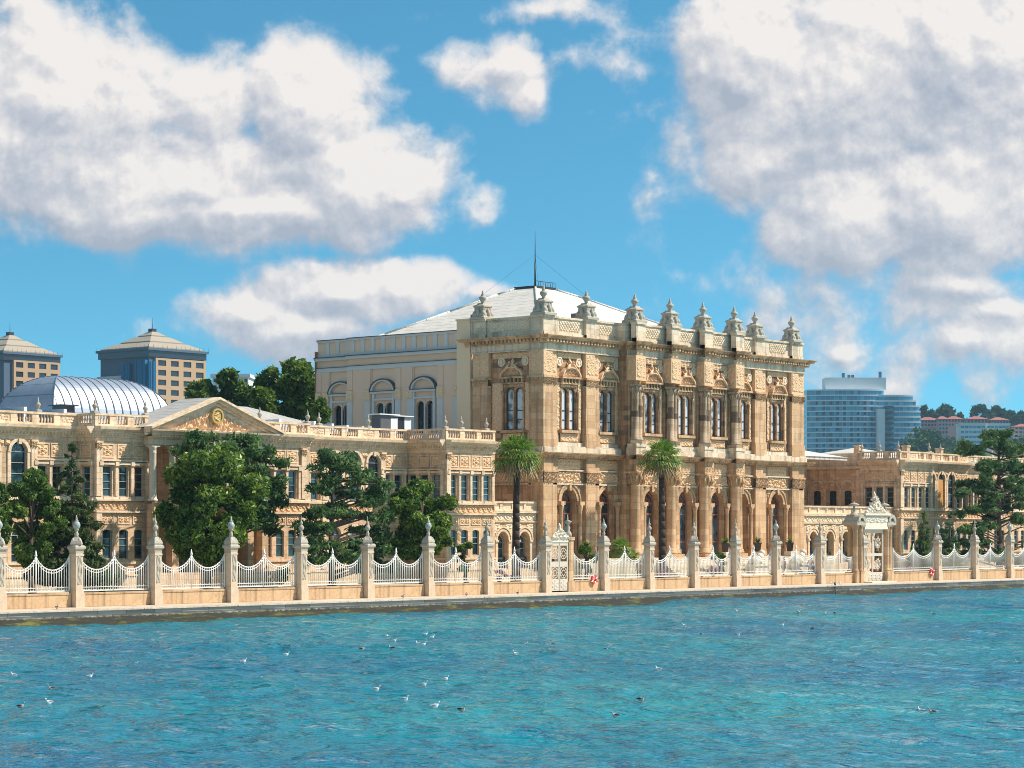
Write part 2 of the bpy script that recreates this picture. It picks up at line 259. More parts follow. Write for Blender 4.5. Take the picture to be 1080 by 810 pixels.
# ------------------------------------------------------------------ mesh builder
class Fr:
    """a vertical building face: s runs along it, z up, d outward"""
    def __init__(s, kind, plane): s.k, s.p = kind, plane
    def __call__(s, a, z, d):
        if s.k == 'F': return (a, s.p-d, z)
        if s.k == 'L': return (s.p-d, a, z)
        if s.k == 'R': return (s.p+d, a, z)
        return (a, s.p+d, z)
    def off(s, d): return Fr(s.k, s.p + (d if s.k in 'RB' else -d))
    def rot(s): return {'F': 0, 'L': -math.pi/2, 'R': math.pi/2, 'B': math.pi}[s.k]
class MB:
    def __init__(s): s.v = []; s.f = []; s.sm = []
    def add(s, vs, fs, smooth=False):
        o = len(s.v); s.v.extend(vs); s.f.extend(tuple(i+o for i in f) for f in fs); s.sm.extend([smooth]*len(fs))
    def quad(s, *p): s.add(list(p), [tuple(range(len(p)))])
    def box(s, fr, s0, s1, z0, z1, d0, d1):
        p = [fr(a, z, d) for z in (z0, z1) for a, d in ((s0, d0), (s1, d0), (s1, d1), (s0, d1))]
        s.add(p, [(0,1,2,3),(4,5,6,7),(0,1,5,4),(1,2,6,5),(2,3,7,6),(3,0,4,7)])
    def wbox(s, x0, x1, y0, y1, z0, z1): s.box(Fr('B', 0), x0, x1, z0, z1, y0, y1)
    def prof(s, fr, s0, s1, pr, grow=True):
        """moulding: profile [(d, z)] swept along s, ends returned outward by d"""
        n = len(pr); dm = 0
        L = [fr(s0-(d if grow else 0), z, d) for d, z in pr]; Rr = [fr(s1+(d if grow else 0), z, d) for d, z in pr]
        fs = [(i, i+1, n+i+1, n+i) for i in range(n-1)]
        s.add(L+Rr, fs)
        for S, end, q in ((L, s0, 0), (Rr, s1, n)):
            back = [fr(end, z, -.02) for d, z in pr]
            s.add(S+back, [(i, i+1, n+i+1, n+i) for i in range(n-1)])
    def lathe(s, c, pr, n=12, smooth=True, sx=1., sy=1., rot=0.):
        vs = []; fs = []
        for r, z in pr:
            for k in range(n):
                a = rot + 2*math.pi*k/n; vs.append((c[0]+r*sx*math.cos(a), c[1]+r*sy*math.sin(a), c[2]+z))
        for i in range(len(pr)-1):
            for k in range(n): fs.append((i*n+k, i*n+(k+1) % n, (i+1)*n+(k+1) % n, (i+1)*n+k))
        fs.append(tuple(range(n))[::-1]); fs.append(tuple((len(pr)-1)*n+k for k in range(n)))
        s.add(vs, fs, smooth)
    def sqlathe(s, c, pr, smooth=False):
        s.lathe(c, [(r*1.41421, z) for r, z in pr], 4, smooth, rot=math.pi/4)
    def tube(s, p0, p1, r0, r1=None, n=6, smooth=True):
        r1 = r0 if r1 is None else r1; p0 = Vector(p0); p1 = Vector(p1); d = p1-p0
        if d.length < 1e-6: return
        q = d.to_track_quat('Z', 'Y'); vs = []
        for p, r in ((p0, r0), (p1, r1)):
            for k in range(n): a = 2*math.pi*k/n; vs.append(tuple(p + q @ Vector((r*math.cos(a), r*math.sin(a), 0))))
        s.add(vs, [(k, (k+1) % n, n+(k+1) % n, n+k) for k in range(n)] + [tuple(range(n))[::-1], tuple(range(n, 2*n))], smooth)
    def path(s, pts, r, n=5):
        for a, b in zip(pts[:-1], pts[1:]): s.tube(a, b, r, r, n)
    def arch(s, fr, sc, zs, r0, r1, d0, d1, a0=0., a1=math.pi, n=12, k=1.):
        """half ring, inner radius r0, outer r1; k squashes it vertically"""
        vs = []; fs = []
        for i in range(n+1):
            a = a0+(a1-a0)*i/n; c_, s_ = math.cos(a), math.sin(a)*k
            vs += [fr(sc+r0*c_, zs+r0*s_, d0), fr(sc+r1*c_, zs+r1*s_, d0), fr(sc+r1*c_, zs+r1*s_, d1), fr(sc+r0*c_, zs+r0*s_, d1)]
        for i in range(n):
            for j in range(4): fs.append((4*i+j, 4*i+(j+1) % 4, 4*i+4+(j+1) % 4, 4*i+4+j))
        fs += [(0,1,2,3), (4*n+3, 4*n+2, 4*n+1, 4*n)]
        s.add(vs, fs)
    def disc(s, fr, sc, zc, r, d0, d1, n=14):
        vs = [fr(sc+r*math.cos(2*math.pi*i/n), zc+r*math.sin(2*math.pi*i/n), d) for d in (d0, d1) for i in range(n)]
        s.add(vs, [(i, (i+1) % n, n+(i+1) % n, n+i) for i in range(n)] + [tuple(range(n, 2*n))])
    def relief(s, fr, s0, s1, z0, z1, d, amp, mode='scroll', step=.075, tile=None, mask=None):
        W, H = s1-s0, z1-z0; nx = max(4, int(W/step)); nz = max(4, int(H/step))
        X, Z = np.meshgrid(np.linspace(0, W, nx+1), np.linspace(0, H, nz+1))
        if mode == 'scroll':
            T = tile or H; nt_ = max(1, round(W/T)); T = W/nt_; i = np.minimum(np.floor(X/T), nt_-1); p = (X/T-i-.5)*2; q = (Z/H-.5)*2
            sg = np.where(i % 2 < 1, 1., -1.); r = np.hypot(p, q); ph = np.arctan2(q*sg, p); h = .5+.5*np.cos(2*math.pi*r*1.35-ph*1.+i*.7)
            h += .45*np.cos(ph*5+r*9)*(r > .45)
        elif mode == 'lattice':
            T = tile or .42; h = np.abs(np.sin(math.pi*(X+Z)/T))*np.abs(np.sin(math.pi*(X-Z)/T)); h = 1-1.5*h
        elif mode == 'leaf':
            T = tile or .3; h = .5+.5*np.cos(2*math.pi*X/T) + .35*np.cos(2*math.pi*(Z/H)*2.5+np.floor(X/T)*2)
        elif mode == 'rosette':
            T = tile or H; nt_ = max(1, round(W/T)); T = W/nt_; i = np.minimum(np.floor(X/T), nt_-1); p = (X/T-i-.5)*2; q = (Z/H-.5)*2
            r = np.hypot(p, q); ph = np.arctan2(q, p); h = (r < .9)*(.5+.5*np.cos(ph*6)*np.sin(r*6)) + .4*(r < .25)
        elif mode == 'guilloche':
            T = tile or .9; h = .6*(np.abs(np.sin(math.pi*X/T)*.42-(Z/H-.5)) < .12)+.6*(np.abs(-np.sin(math.pi*X/T)*.42-(Z/H-.5)) < .12)
            h = h.astype(float) + .5*(np.hypot((X/T % 1)-.5, Z/H-.5) < .16)
        else:
            h = .5+.5*np.sin(X*9+3*np.sin(Z*7))*np.cos(Z*11+2*np.sin(X*5)) + .4*np.sin(X*23+Z*17)*np.sin(Z*29-X*9)
        h = np.clip(h, -.1, 1.4)
        e = np.minimum(np.minimum(X, W-X), np.minimum(Z, H-Z)); h = h*np.clip(e/.05, 0, 1)
        vs = [fr(float(a), float(z), float(dd_)) for a, z, dd_ in zip((s0+X).ravel(), (z0+Z).ravel(), (d+amp*h).ravel())]
        m = nx+1; fs = []
        for j in range(nz):
            for i in range(nx):
                if mask and not mask(s0+(i+.5)*W/nx, z0+(j+.5)*H/nz): continue
                a = j*m+i; fs.append((a, a+1, a+m+1, a+m))
        s.add(vs, fs)
    def wall(s, fr, s0, s1, z0, z1, ops, depth=.35):
        """one storey of wall with openings (centre, width, z bottom, z top, arched)"""
        cur = s0
        for sc, w_, zb, zt, ar in sorted(ops):
            a, b = sc-w_/2, sc+w_/2
            s.quad(fr(cur,z0,0), fr(a,z0,0), fr(a,z1,0), fr(cur,z1,0))
            if zb > z0+1e-4: s.quad(fr(a,z0,0), fr(b,z0,0), fr(b,zb,0), fr(a,zb,0))
            r = w_/2; k = (1. if ar is True else ar) if ar else 0; zs = zt-r*k if ar else zt
            if ar: pts = [(sc-r*math.cos(t), zs+r*k*math.sin(t)) for t in [math.pi*i/12 for i in range(13)]]
            else: pts = [(a, zt), (b, zt)]
            for (x0, y0), (x1, y1) in zip(pts[:-1], pts[1:]):
                s.quad(fr(x0,y0,0), fr(x1,y1,0), fr(x1,z1,0), fr(x0,z1,0)); s.quad(fr(x0,y0,0), fr(x1,y1,0), fr(x1,y1,-depth), fr(x0,y0,-depth))
            s.quad(fr(a,zb,0), fr(a,zs,0), fr(a,zs,-depth), fr(a,zb,-depth)); s.quad(fr(b,zb,0), fr(b,zs,0), fr(b,zs,-depth), fr(b,zb,-depth))
            s.quad(fr(a,zb,0), fr(b,zb,0), fr(b,zb,-depth), fr(a,zb,-depth))
            cur = b
        s.quad(fr(cur,z0,0), fr(s1,z0,0), fr(s1,z1,0), fr(cur,z1,0))
    def mesh(s, name, m, o=(0,0,0)):
        me = bpy.data.meshes.new(name); me.from_pydata([(x-o[0], y-o[1], z-o[2]) for x, y, z in s.v], [], s.f)
        me.polygons.foreach_set('use_smooth', s.sm); me.materials.append(m); me.update(); return me
    def build(s, name, m, parent=None, at=None):
        """links the mesh as one object; vertices are world metres unless at gives its own origin"""
        o = (0, 0, 0)
        if parent is not None: o = wloc(parent)
        if at is None:
            if parent is None and s.v: o = base_of(s.v)
            me = s.mesh(name, m, o); ob = bpy.data.objects.new(name, me); ob.location = (0,0,0) if parent is not None else o
        else:
            me = s.mesh(name, m, at); ob = bpy.data.objects.new(name, me); ob.location = tuple(a-b for a, b in zip(at, o))
        COL.objects.link(ob); ob.parent = parent; return ob
def base_of(v):
    a = np.array(v); return (float((a[:,0].min()+a[:,0].max())/2), float((a[:,1].min()+a[:,1].max())/2), float(a[:,2].min()))
def wloc(o):
    x = Vector((0,0,0))
    while o is not None: x = x + o.location; o = o.parent
    return tuple(x)
def tag(o, label=None, cat=None, group=None, kind=None):
    if label: o['label'] = label
    if cat: o['category'] = cat
    if group: o['group'] = group
    if kind: o['kind'] = kind
    return o
def thing(name, label, cat, loc, group=None):
    o = bpy.data.objects.new(name, None); COL.objects.link(o); o.location = loc; o.empty_display_size = .5
    return tag(o, label, cat, group)
def put(name, me, parent, loc, rz=0.):
    """another object of an existing mesh, placed at a world point under its parent"""
    o = bpy.data.objects.new(name, me); COL.objects.link(o); o.parent = parent
    b = wloc(parent) if parent is not None else (0,0,0)
    o.location = tuple(p-q for p, q in zip(loc, b)); o.rotation_euler = (0, 0, rz); return o
def struct(o): o['kind'] = 'structure'; return o

def ux(x, v):            # the point on the plane Y = v seen along column x of the photograph
    Z = v/(ST-CT*(x-CX)/FPX); return Z*(ST*(x-CX)/FPX+CT)
def at_px(x, y, Z):      # a point at view distance Z
    r = (x-CX)/FPX*Z; return Vector((CT*Z+ST*r, ST*Z-CT*r, CAMH+(HOR-y)/FPX*Z))

# ------------------------------------------------------------------ windows (shared meshes)
F0 = Fr('F', 0)
WIN = {}
def window_mesh(key, w_, h, arch, gm, fm, bars=(.5,), mull=1, fan=False, t=.06):
    g_ = MB(); f_ = MB(); r = w_/2; k = (1. if arch is True else arch) if arch else 0; zs = h-r*k
    if arch: top = [(r*math.cos(math.pi*i/12), zs+r*k*math.sin(math.pi*i/12)) for i in range(13)]
    else: top = [(r, h), (-r, h)]
    out = [(-r, 0), (r, 0)] + top
    n = len(out); g_.add([F0(a, z, -.03) for a, z in out] + [F0(a, z, 0.) for a, z in out], [tuple(range(n))[::-1], tuple(range(n, 2*n))] + [(i, (i+1) % n, n+(i+1) % n, n+i) for i in range(n)])
    for a in (-r+.001, r-t-.001): f_.box(F0, a, a+t, .001, zs, 0, .05)
    f_.box(F0, -r+t, r-t, .001, t, 0, .05)
    if arch: f_.arch(F0, 0, zs, r-t, r-.002, 0, .05, k=k)
    else: f_.box(F0, -r+t, r-t, h-t, h-.002, 0, .05)
    for i in range(mull):
        a = -r+(i+1)*w_/(mull+1); f_.box(F0, a-t/3, a+t/3, t, zs+(r*k*.85 if mull == 1 and not fan else 0), 0, .042)
    for b in bars: f_.box(F0, -r+t, r-t, zs*b-t/2.4, zs*b+t/2.4, 0, .047)
    if fan:
        f_.box(F0, -r+t, r-t, zs-t/2, zs+t/2, 0, .048)
        for i in range(1, 6):
            a = math.pi*i/6; p, q = F0(.12*math.cos(a), zs+.12*math.sin(a), .02), F0((r-t)*math.cos(a), zs+(r-t)*k*math.sin(a), .02); f_.tube(p, q, t/3, n=4)
        f_.arch(F0, 0, zs, r*.45, r*.45+t*.6, 0, .035, k=k)
    WIN[key] = (g_.mesh('window_glass', gm), f_.mesh('window_frame', fm))
def add_window(key, parent, fr, sc, zb, depth):
    o = put('window', WIN[key][0], parent, fr(sc, zb, -depth+.04), fr.rot()); put('window_frame', WIN[key][1], o, wloc(o), 0); return o
window_mesh('wing_low', .80, 2.0, .35, M['glass'], M['frame_white'], (.5,.75), 0, t=.05)
window_mesh('wing_up', .80, 2.05, False, M['glass'], M['frame_white'], (.26,.5,.76), 0, t=.05)
window_mesh('wing_arch', 1.35, 3.6, True, M['glass'], M['frame_white'], (.25,.5,.75), 0, True, t=.05)
window_mesh('wing_arch_low', 1.2, 2.4, True, M['glass'], M['frame_white'], (.3,.7), 1, True)
window_mesh('hall_up', .76, 3.47, True, M['glass_curtain'], M['frame_dark'], (.27,.52), 0, t=.09)
window_mesh('hall_low', 1.9, 5.6, True, M['glass'], M['wood'], (.28,.8), 1, True, t=.14)
window_mesh('painted', .95, 2.7, True, M['glass'], M['frame_dark'], (.3,.62), 1, t=.09)
window_mesh('slot', .85, 1.5, .35, M['glass'], M['frame_dark'], (.5,), 1)

# ------------------------------------------------------------------ ground, quay, water
mb = MB()   # ground sheet behind the quay, reaching the horizon
mb.quad((-900, 136, .30), (2900, 136, .30), (2900, 2700, .30), (-900, 2700, .30)); struct(mb.build('ground', simple('dry_ground', (.12,.12,.06), .95, var=.3, scale=.05)))
m, n, b = mat('garden_lawn'); tc = nd(n, 'ShaderNodeTexCoord'); t = nd(n, 'ShaderNodeTexNoise', inp={'Scale': .6, 'Detail': 8.}); n.links.new(tc.outputs['Object'], t.inputs['Vector'])
n.links.new(ramp(n, t.outputs['Fac'], [(.35, (.06,.10,.02)), (.6, (.18,.19,.05))]), b.inputs['Base Color']); b.inputs['Roughness'].default_value = .9
mb = MB(); mb.wbox(-60, 330, 112.85, 140, -.5, .55); struct(mb.build('garden_lawn', m))
mb = MB(); mb.wbox(40, 330, 114.2, 116.4, .5, .56); mb.wbox(40, 330, 121.6, 124.9, .5, .558); struct(mb.build('garden_path', simple('pale_gravel', (.52,.45,.34), .95, var=.15, scale=4)))
mb = MB(); x = -60.
top = MB()
while x < 330:
    L = random.uniform(2.6, 4.4); j = random.uniform(-.02, .02)
    top.wbox(x, x+L-.03, 108.62+j, 112.6, -.10, random.uniform(-.012, 0)); x += L
struct(top.build('quay_paving', stone('quay_coping_stone', (.66,.54,.42), (.60,.46,.34), bw=3, bh=3, stain=.45)))
m, n, b = mat('quay_wall'); tc = nd(n, 'ShaderNodeTexCoord'); s_ = nd(n, 'ShaderNodeSeparateXYZ'); n.links.new(tc.outputs['Object'], s_.inputs[0])
c_ = nd(n, 'ShaderNodeCombineXYZ'); n.links.new(s_.outputs[0], c_.inputs[0]); n.links.new(s_.outputs[2], c_.inputs[1])
br = nd(n, 'ShaderNodeTexBrick', inp={'Color1': (.20,.17,.14,1), 'Color2': (.40,.34,.28,1), 'Mortar': (.08,.06,.05,1), 'Scale': 1., 'Mortar Size': .02, 'Brick Width': 2.2, 'Row Height': .33}); n.links.new(c_.outputs[0], br.inputs['Vector'])
t = nd(n, 'ShaderNodeTexNoise', inp={'Scale': 2.2, 'Detail': 8., 'Roughness': .7}); n.links.new(tc.outputs['Object'], t.inputs['Vector'])
t2 = nd(n, 'ShaderNodeTexNoise', inp={'Scale': 1.2, 'Detail': 8., 'Roughness': .75}); v2 = vmth(n, 'MULTIPLY', tc.outputs['Object'], (.35, 1, 3.)); n.links.new(v2.outputs[0], t2.inputs['Vector'])
lv = mth(n, 'MULTIPLY_ADD', t.outputs['Fac'], .5, mth(n, 'MULTIPLY', s_.outputs[2], -1.))   # growth follows the tide line
alg = mixc(n, smooth(n, t2.outputs['Fac'], .50, .66), (.035,.024,.010), (.20,.17,.02))
n.links.new(mixc(n, smooth(n, lv, -1.05, -.75), br.outputs[0], alg), b.inputs['Base Color']); b.inputs['Roughness'].default_value = .6
ALG = m
mb = MB(); mb.box(Fr('F', 108.75), -60, 330, -1.9, -.10, -3.9, 0)
for z in (-.34,): mb.box(Fr('F', 108.75), -60, 330, z-.02, z+.02, 0, .03)
q = mb.build('quay', m, at=(135, 108.75, 0)); struct(q)
# raise the growth band: object z equals world z here
for nn in n.nodes:
    if nn.bl_idname == 'ShaderNodeMapRange' and abs(nn.inputs[1].default_value+1.05) < 1e-4: nn.inputs[1].default_value = .64; nn.inputs[2].default_value = .74

WZ = -.86
m, n, b = mat('strait_water'); tc = nd(n, 'ShaderNodeTexCoord')
t0 = nd(n, 'ShaderNodeTexNoise', inp={'Scale': .035, 'Detail': 4.}); n.links.new(tc.outputs['Object'], t0.inputs['Vector'])
n.links.new(ramp(n, t0.outputs['Fac'], [(.35, (.0,.145,.240)), (.65, (.0,.250,.285))]), b.inputs['Base Color'])
b.inputs['Roughness'].default_value = .05; b.inputs['IOR'].default_value = 1.333; b.inputs['Specular IOR Level'].default_value = .27
rt = nd(n, 'ShaderNodeMapping'); rt.inputs['Rotation'].default_value = (0, 0, -THETA-.12); rt.inputs['Scale'].default_value = (1, .55, 1)
n.links.new(tc.outputs['Object'], rt.inputs[0])
a1 = nd(n, 'ShaderNodeTexNoise', inp={'Scale': 1.25, 'Detail': 3., 'Roughness': .58}); n.links.new(rt.outputs[0], a1.inputs['Vector'])
a2 = nd(n, 'ShaderNodeTexNoise', inp={'Scale': .45, 'Detail': 2., 'Roughness': .5}); n.links.new(rt.outputs[0], a2.inputs['Vector'])
hh = mth(n, 'ADD', mth(n, 'MULTIPLY', a1.outputs['Fac'], .8), mth(n, 'MULTIPLY', a2.outputs['Fac'], .9))
bm = nd(n, 'ShaderNodeBump', inp={'Strength': 1., 'Distance': .95}); n.links.new(hh, bm.inputs['Height']); n.links.new(bm.outputs[0], b.inputs['Normal'])
df = nd(n, 'ShaderNodeBsdfDiffuse'); n.links.new(n.nodes['Color Ramp'].outputs[0], df.inputs[0]); gl = nd(n, 'ShaderNodeBsdfGlossy', inp={'Roughness': .06})
for q_ in (df, gl): n.links.new(bm.outputs[0], q_.inputs['Normal'])
fr_ = nd(n, 'ShaderNodeFresnel', inp={'IOR': 1.333}); n.links.new(bm.outputs[0], fr_.inputs['Normal'])
ms = nd(n, 'ShaderNodeMixShader'); n.links.new(mth(n, 'MULTIPLY', fr_.outputs[0], .50, clamp=True), ms.inputs[0]); n.links.new(df.outputs[0], ms.inputs[1]); n.links.new(gl.outputs[0], ms.inputs[2])
n.links.new(ms.outputs[0], n.nodes['Material Output'].inputs[0]); n.nodes.remove(b)
# wave-shaped sheet, finer towards the boat the picture is taken from
NR, NC = 760, 420
Zr = 26*(300/26)**np.linspace(0, 1, NR); tx = np.linspace(-.34, .34, NC)
ZZ, TT = np.meshgrid(Zr, tx, indexing='ij'); XX = CT*ZZ + ST*TT*ZZ; YY = ST*ZZ - CT*TT*ZZ
H_ = np.zeros_like(XX)
for i in range(46):
    lam = 1.1*1.085**i; th_ = rng.normal(-.35, .75); kx, ky = math.cos(th_)*2*math.pi/lam, math.sin(th_)*2*math.pi/lam; ph = rng.uniform(0, 6.28)
    amp = .017*lam**.45; fade = np.clip(lam/(ZZ*.016), 0, 1)
    H_ += amp*fade*(np.sin(kx*XX+ky*YY+ph)+.35*np.sin(2*(kx*XX+ky*YY+ph)))
ok = np.stack([XX.ravel(), YY.ravel(), (WZ+H_*.36).ravel()], 1)
idx = np.arange(NR*NC).reshape(NR, NC); fs = np.stack([idx[:-1,:-1], idx[1:,:-1], idx[1:,1:], idx[:-1,1:]], -1).reshape(-1, 4)
yc = ok[:,1][fs].min(1); fs = fs[yc < 109.2]
me = bpy.data.meshes.new('water'); me.from_pydata(ok.tolist(), [], fs.tolist()); me.polygons.foreach_set('use_smooth', [True]*len(fs)); me.materials.append(m)
wo = bpy.data.objects.new('water', me); COL.objects.link(wo); struct(wo)
mb = MB(); mb.quad((-900,-700,WZ-.35), (2900,-700,WZ-.35), (2900,109.5,WZ-.35), (-900,109.5,WZ-.35)); struct(mb.build('water_beyond', m))

# ------------------------------------------------------------------ the great ceremonial hall
hall = thing('ceremonial_hall', 'tall carved stone palace hall with urns on its parapet and a white hipped roof', 'palace hall', (169, 137, .55))
HF, HFc = Fr('F', 123.4), Fr('F', 122.4)            # wall planes: end pavilions, centre
U0, U1, UC0, UC1 = 149.7, 188.7, 160.05, 176.6
bays = [(153.45, HF), (158.55, HF), (163.5, HFc), (168.4, HFc), (173.3, HFc), (178.5, HF), (184.3, HF)]
HL = Fr('L', 150.1)                                  # the side face towards the long wing
ZT, ZC1, ZU, ZE, ZP0, ZP1 = 2.3, 11.05, 12.3, 17.35, 20.65, 22.3
low, up = MB(), MB()
segs = [(HF, U0+.4, UC0, (153.45, 158.55)), (HFc, UC0, UC1, (163.5, 168.4, 173.3)), (HF, UC1, U1-.1, (178.5, 184.3))]
for fr, a, b_, cs in segs:
    low.wall(fr, a, b_, .4, 10.7, [(c, 2.05, ZT+.02, 8.1, True) for c in cs], depth=.95)
    up.wall(fr, a, b_, 10.7, 20.6, [(c+o, .80, 12.95, 16.45, True) for c in cs for o in (-.50, .50)], depth=.26)
for c in (UC0, UC1):
    for z0, z1, m_ in ((.4, 10.7, low), (10.7, 20.6, up)): m_.quad((c, 122.4, z0), (c, 123.4, z0), (c, 123.4, z1), (c, 122.4, z1))
low.wall(HL, 123.4, 132.4, .4, 10.7, [(v, 1.3, 7.0, 9.3, .6) for v in (127.2,)], depth=.12)
low.box(HL, 126.5, 127.9, 7., 9.3, -.2, -.12)
up.wall(HL, 123.4, 130.9, 10.7, 20.6, [(126.45+o, .80, 12.95, 16.45, True) for o in (-.50, .50)], depth=.26)
for z0, z1, m_ in ((.4, 10.7, low), (10.7, 20.6, up)):   # right flank and back
    m_.wall(Fr('R', U1-.1), 123.4, 150, z0, z1, []); m_.quad((150.4, 150, z0), (U1-.1, 150, z0), (U1-.1, 150, z1), (150.4, 150, z1))
low.build('lower_wall', M['cream'], hall); up.build('upper_wall', M['ochre'], hall)

trim, car, dent = MB(), MB(), MB()
def pair(fr, a, wA, wB, cols=False, corner=False):
    """pilaster group: a forward strip and a set back strip beside it"""
    out = []
    for k, (s0, s1, dd) in enumerate(((a, a+wA, .42), (a+wA+.02, a+wA+wB, .25))):
        p = MB()
        p.box(fr, s0, s1, 2.9, 8.6, -.05, dd); p.box(fr, s0-.08, s1+.08, ZT, 2.6, -.05, dd+.1); p.box(fr, s0-.04, s1+.04, 2.6, 2.9, -.05, dd+.05)
        p.relief(fr, s0+.14, s1-.14, 3.1, 8.4, dd+.002, -.03, 'leaf', tile=5, step=.2)
        p.relief(fr, s0, s1, 8.6, 9.55, dd+.03, .13, 'leaf', tile=.26, step=.06); p.box(fr, s0-.06, s1+.06, 9.45, 9.6, -.05, dd+.16); p.box(fr, s0, s1, 9.6, 10.7, -.05, dd+.02)
        p.build('pilaster', M['column'] if not cols else M['cream'], hall)
        p = MB()
        p.box(fr, s0, s1, 12.7, 16.7, -.05, dd-.04); p.box(fr, s0-.06, s1+.06, 11.5, 12.5, -.05, dd+.06); p.box(fr, s0-.03, s1+.03, 12.5, 12.7, -.05, dd+.02)
        p.relief(fr, s0, s1, 16.7, 17.25, dd, .13, 'leaf', tile=.26, step=.06); p.box(fr, s0-.06, s1+.06, 17.2, 17.38, -.05, dd+.14)
        p.build('pilaster', M['column'], hall)
        p = MB(); p.box(fr, s0, s1, 17.4, 19.5, -.05, dd-.06); p.relief(fr, s0+.12, s1-.12, 17.65, 19.3, dd-.05, .06, 'noise', step=.055)
        p.build('carved_pier_panel', M['carved'], hall)
for a, wA, wB in ((149.7, 1.25, .75), (155.35, 1.2, .75), (180.3, 1.2, .75), (186.35, 1.15, 1.15)): pair(HF, a, wA, wB)
for a, wA, wB in ((123.0, 1.3, .4), (128.95, .9, 1.0)): pair(HL, a, wA, wB)
piers = [160.1, 165.15, 170.05, 174.85]
COLL = [(.62,0),(.62,.16),(.54,.2),(.56,.34),(.47,.42),(.455,.6),(.45,2.5),(.41,5.75),(.44,5.8),(.44,5.88),(.40,5.95),(.44,6.2),(.50,6.4),(.47,6.5),(.56,6.75),(.70,6.9)]
COLU = [(.44,0),(.44,.12),(.38,.18),(.40,.26),(.34,.32),(.335,2.),(.30,3.95),(.33,4.0),(.31,4.08),(.34,4.25),(.42,4.38),(.38,4.45),(.48,4.62)]
lc = MB(); lc.lathe((0,0,0), COLL, 14); lc.sqlathe((0,0,0), [(.66,6.88),(.70,6.98),(.70,7.06)]); lc.sqlathe((0,0,0), [(.68,-.3),(.68,.0)])
for k in range(8):
    a = k*math.pi/4; lc.tube((.44*math.cos(a),.44*math.sin(a),6.0), (.62*math.cos(a),.62*math.sin(a),6.78), .07, .12, 5)
lcm = lc.mesh('column', M['column']); lcm2 = lc.mesh('column', M['cream'])
uc = MB(); uc.lathe((0,0,0), COLU, 12); uc.sqlathe((0,0,0), [(.46,4.6),(.50,4.68),(.50,4.74)]); uc.sqlathe((0,0,0), [(.48,-.3),(.48,0)])
for k in range(8):
    a = k*math.pi/4; uc.tube((.33*math.cos(a),.33*math.sin(a),4.1), (.46*math.cos(a),.46*math.sin(a),4.56), .05, .09, 5)
ucm = uc.mesh('column', M['column_dark'])
HP = Fr('F', 121.35)
for a in piers:
    for s0, s1, dd in ((a, a+1.0, 0), (a+1.02, a+1.85, -.35)):
        p = MB(); p.box(HP, s0, s1, 9.62, 10.7, -1.1, dd); p.relief(HP, s0+.08, s1-.08, 9.75, 10.35, dd+.003, .08, 'rosette', tile=.5)
        p.build('pier_entablature', M['cream'], hall)
        p = MB(); p.box(HP, s0, s1, 11.05, 12.02, -1.1, dd-.02); p.box(HP, s0-.05, s1+.05, 11.75, 12.0, -1.1, dd+.05); p.build('pier_pedestal', M['pale'], hall)
        p = MB(); p.box(HP, s0, s1, 17.38, 19.5, -1.1, dd-.04); p.relief(HP, s0+.12, s1-.12, 17.65, 19.3, dd-.03, .06, 'noise', step=.055)
        if dd == 0: p.relief(Fr('L', a), 121.5, 122.3, 17.65, 19.3, .005, .06, 'scroll', tile=.7, step=.07)
        p.build('carved_pier_panel', M['carved'], hall)
        c = (s0+s1)/2; y = 121.35-dd+.50
        put('column', lcm if dd == 0 else lcm2, hall, (c, y, 2.6)); put('column', ucm, hall, (c, y+.02, 12.3), random.random()*3)
        q_ = MB(); q_.box(HP, s0-.05, s1+.05, .4, 2.32, -1.1, dd+.12); q_.build('pier_base', M['cream'], hall)
    q_ = MB(); q_.box(HFc, a+.15, a+1.7, 2.6, 9.62, -.05, .18); q_.box(HFc, a+.2, a+1.65, 12.0, 17.4, -.05, .16); q_.build('back_pier', M['cream'], hall)
# runs of mouldings follow the plan: list of (frame, s0, s1, forward projection)
plan = [(HF, 149.7, UC0-.02, .42)] + [(HF, UC1+.02, U1, .42)] + [(HFc, UC0, UC1, .18)]
breaks = [(HP, a, a+1.0, .0) for a in piers] + [(HP, a+1.0, a+1.85, -.35) for a in piers]
side = [(HL, 122.98, 131.0, .42)]
def each(fn, pl=True):
    for fr, a, b_, d in plan+side: fn(fr, a, b_, d)
    for fr, a, b_, d in breaks: fn(fr, a, b_, d)
cor = MB()
def cornice_mid(fr, a, b_, d):
    cor.prof(fr, a, b_, [(d-.6,10.62),(d+.05,10.62),(d+.10,10.72),(d+.32,10.80),(d+.36,10.92),(d+.52,10.97),(d+.56,11.06),(d-.6,11.10)])
    n_ = max(1, int((b_-a)/.32))
    for i in range(n_):
        c = a+(i+.5)*(b_-a)/n_; cor.box(fr, c-.08, c+.08, 10.66, 10.82, d, d+.3)
def cornice_top(fr, a, b_, d):
    d -= .05
    cor.prof(fr, a, b_, [(d-.6,20.02),(d+.06,20.02),(d+.12,20.12),(d+.14,20.36),(d+.44,20.40),(d+.5,20.52),(d+.62,20.58),(d+.66,20.66),(d-.6,20.70)])
    n_ = max(1, int((b_-a)/.40))
    for i in range(n_):
        c = a+(i+.5)*(b_-a)/n_; cor.box(fr, c-.11, c+.11, 20.14, 20.38, d, d+.4)
each(cornice_mid); each(cornice_top); cor.build('cornice', M['cream'], hall)
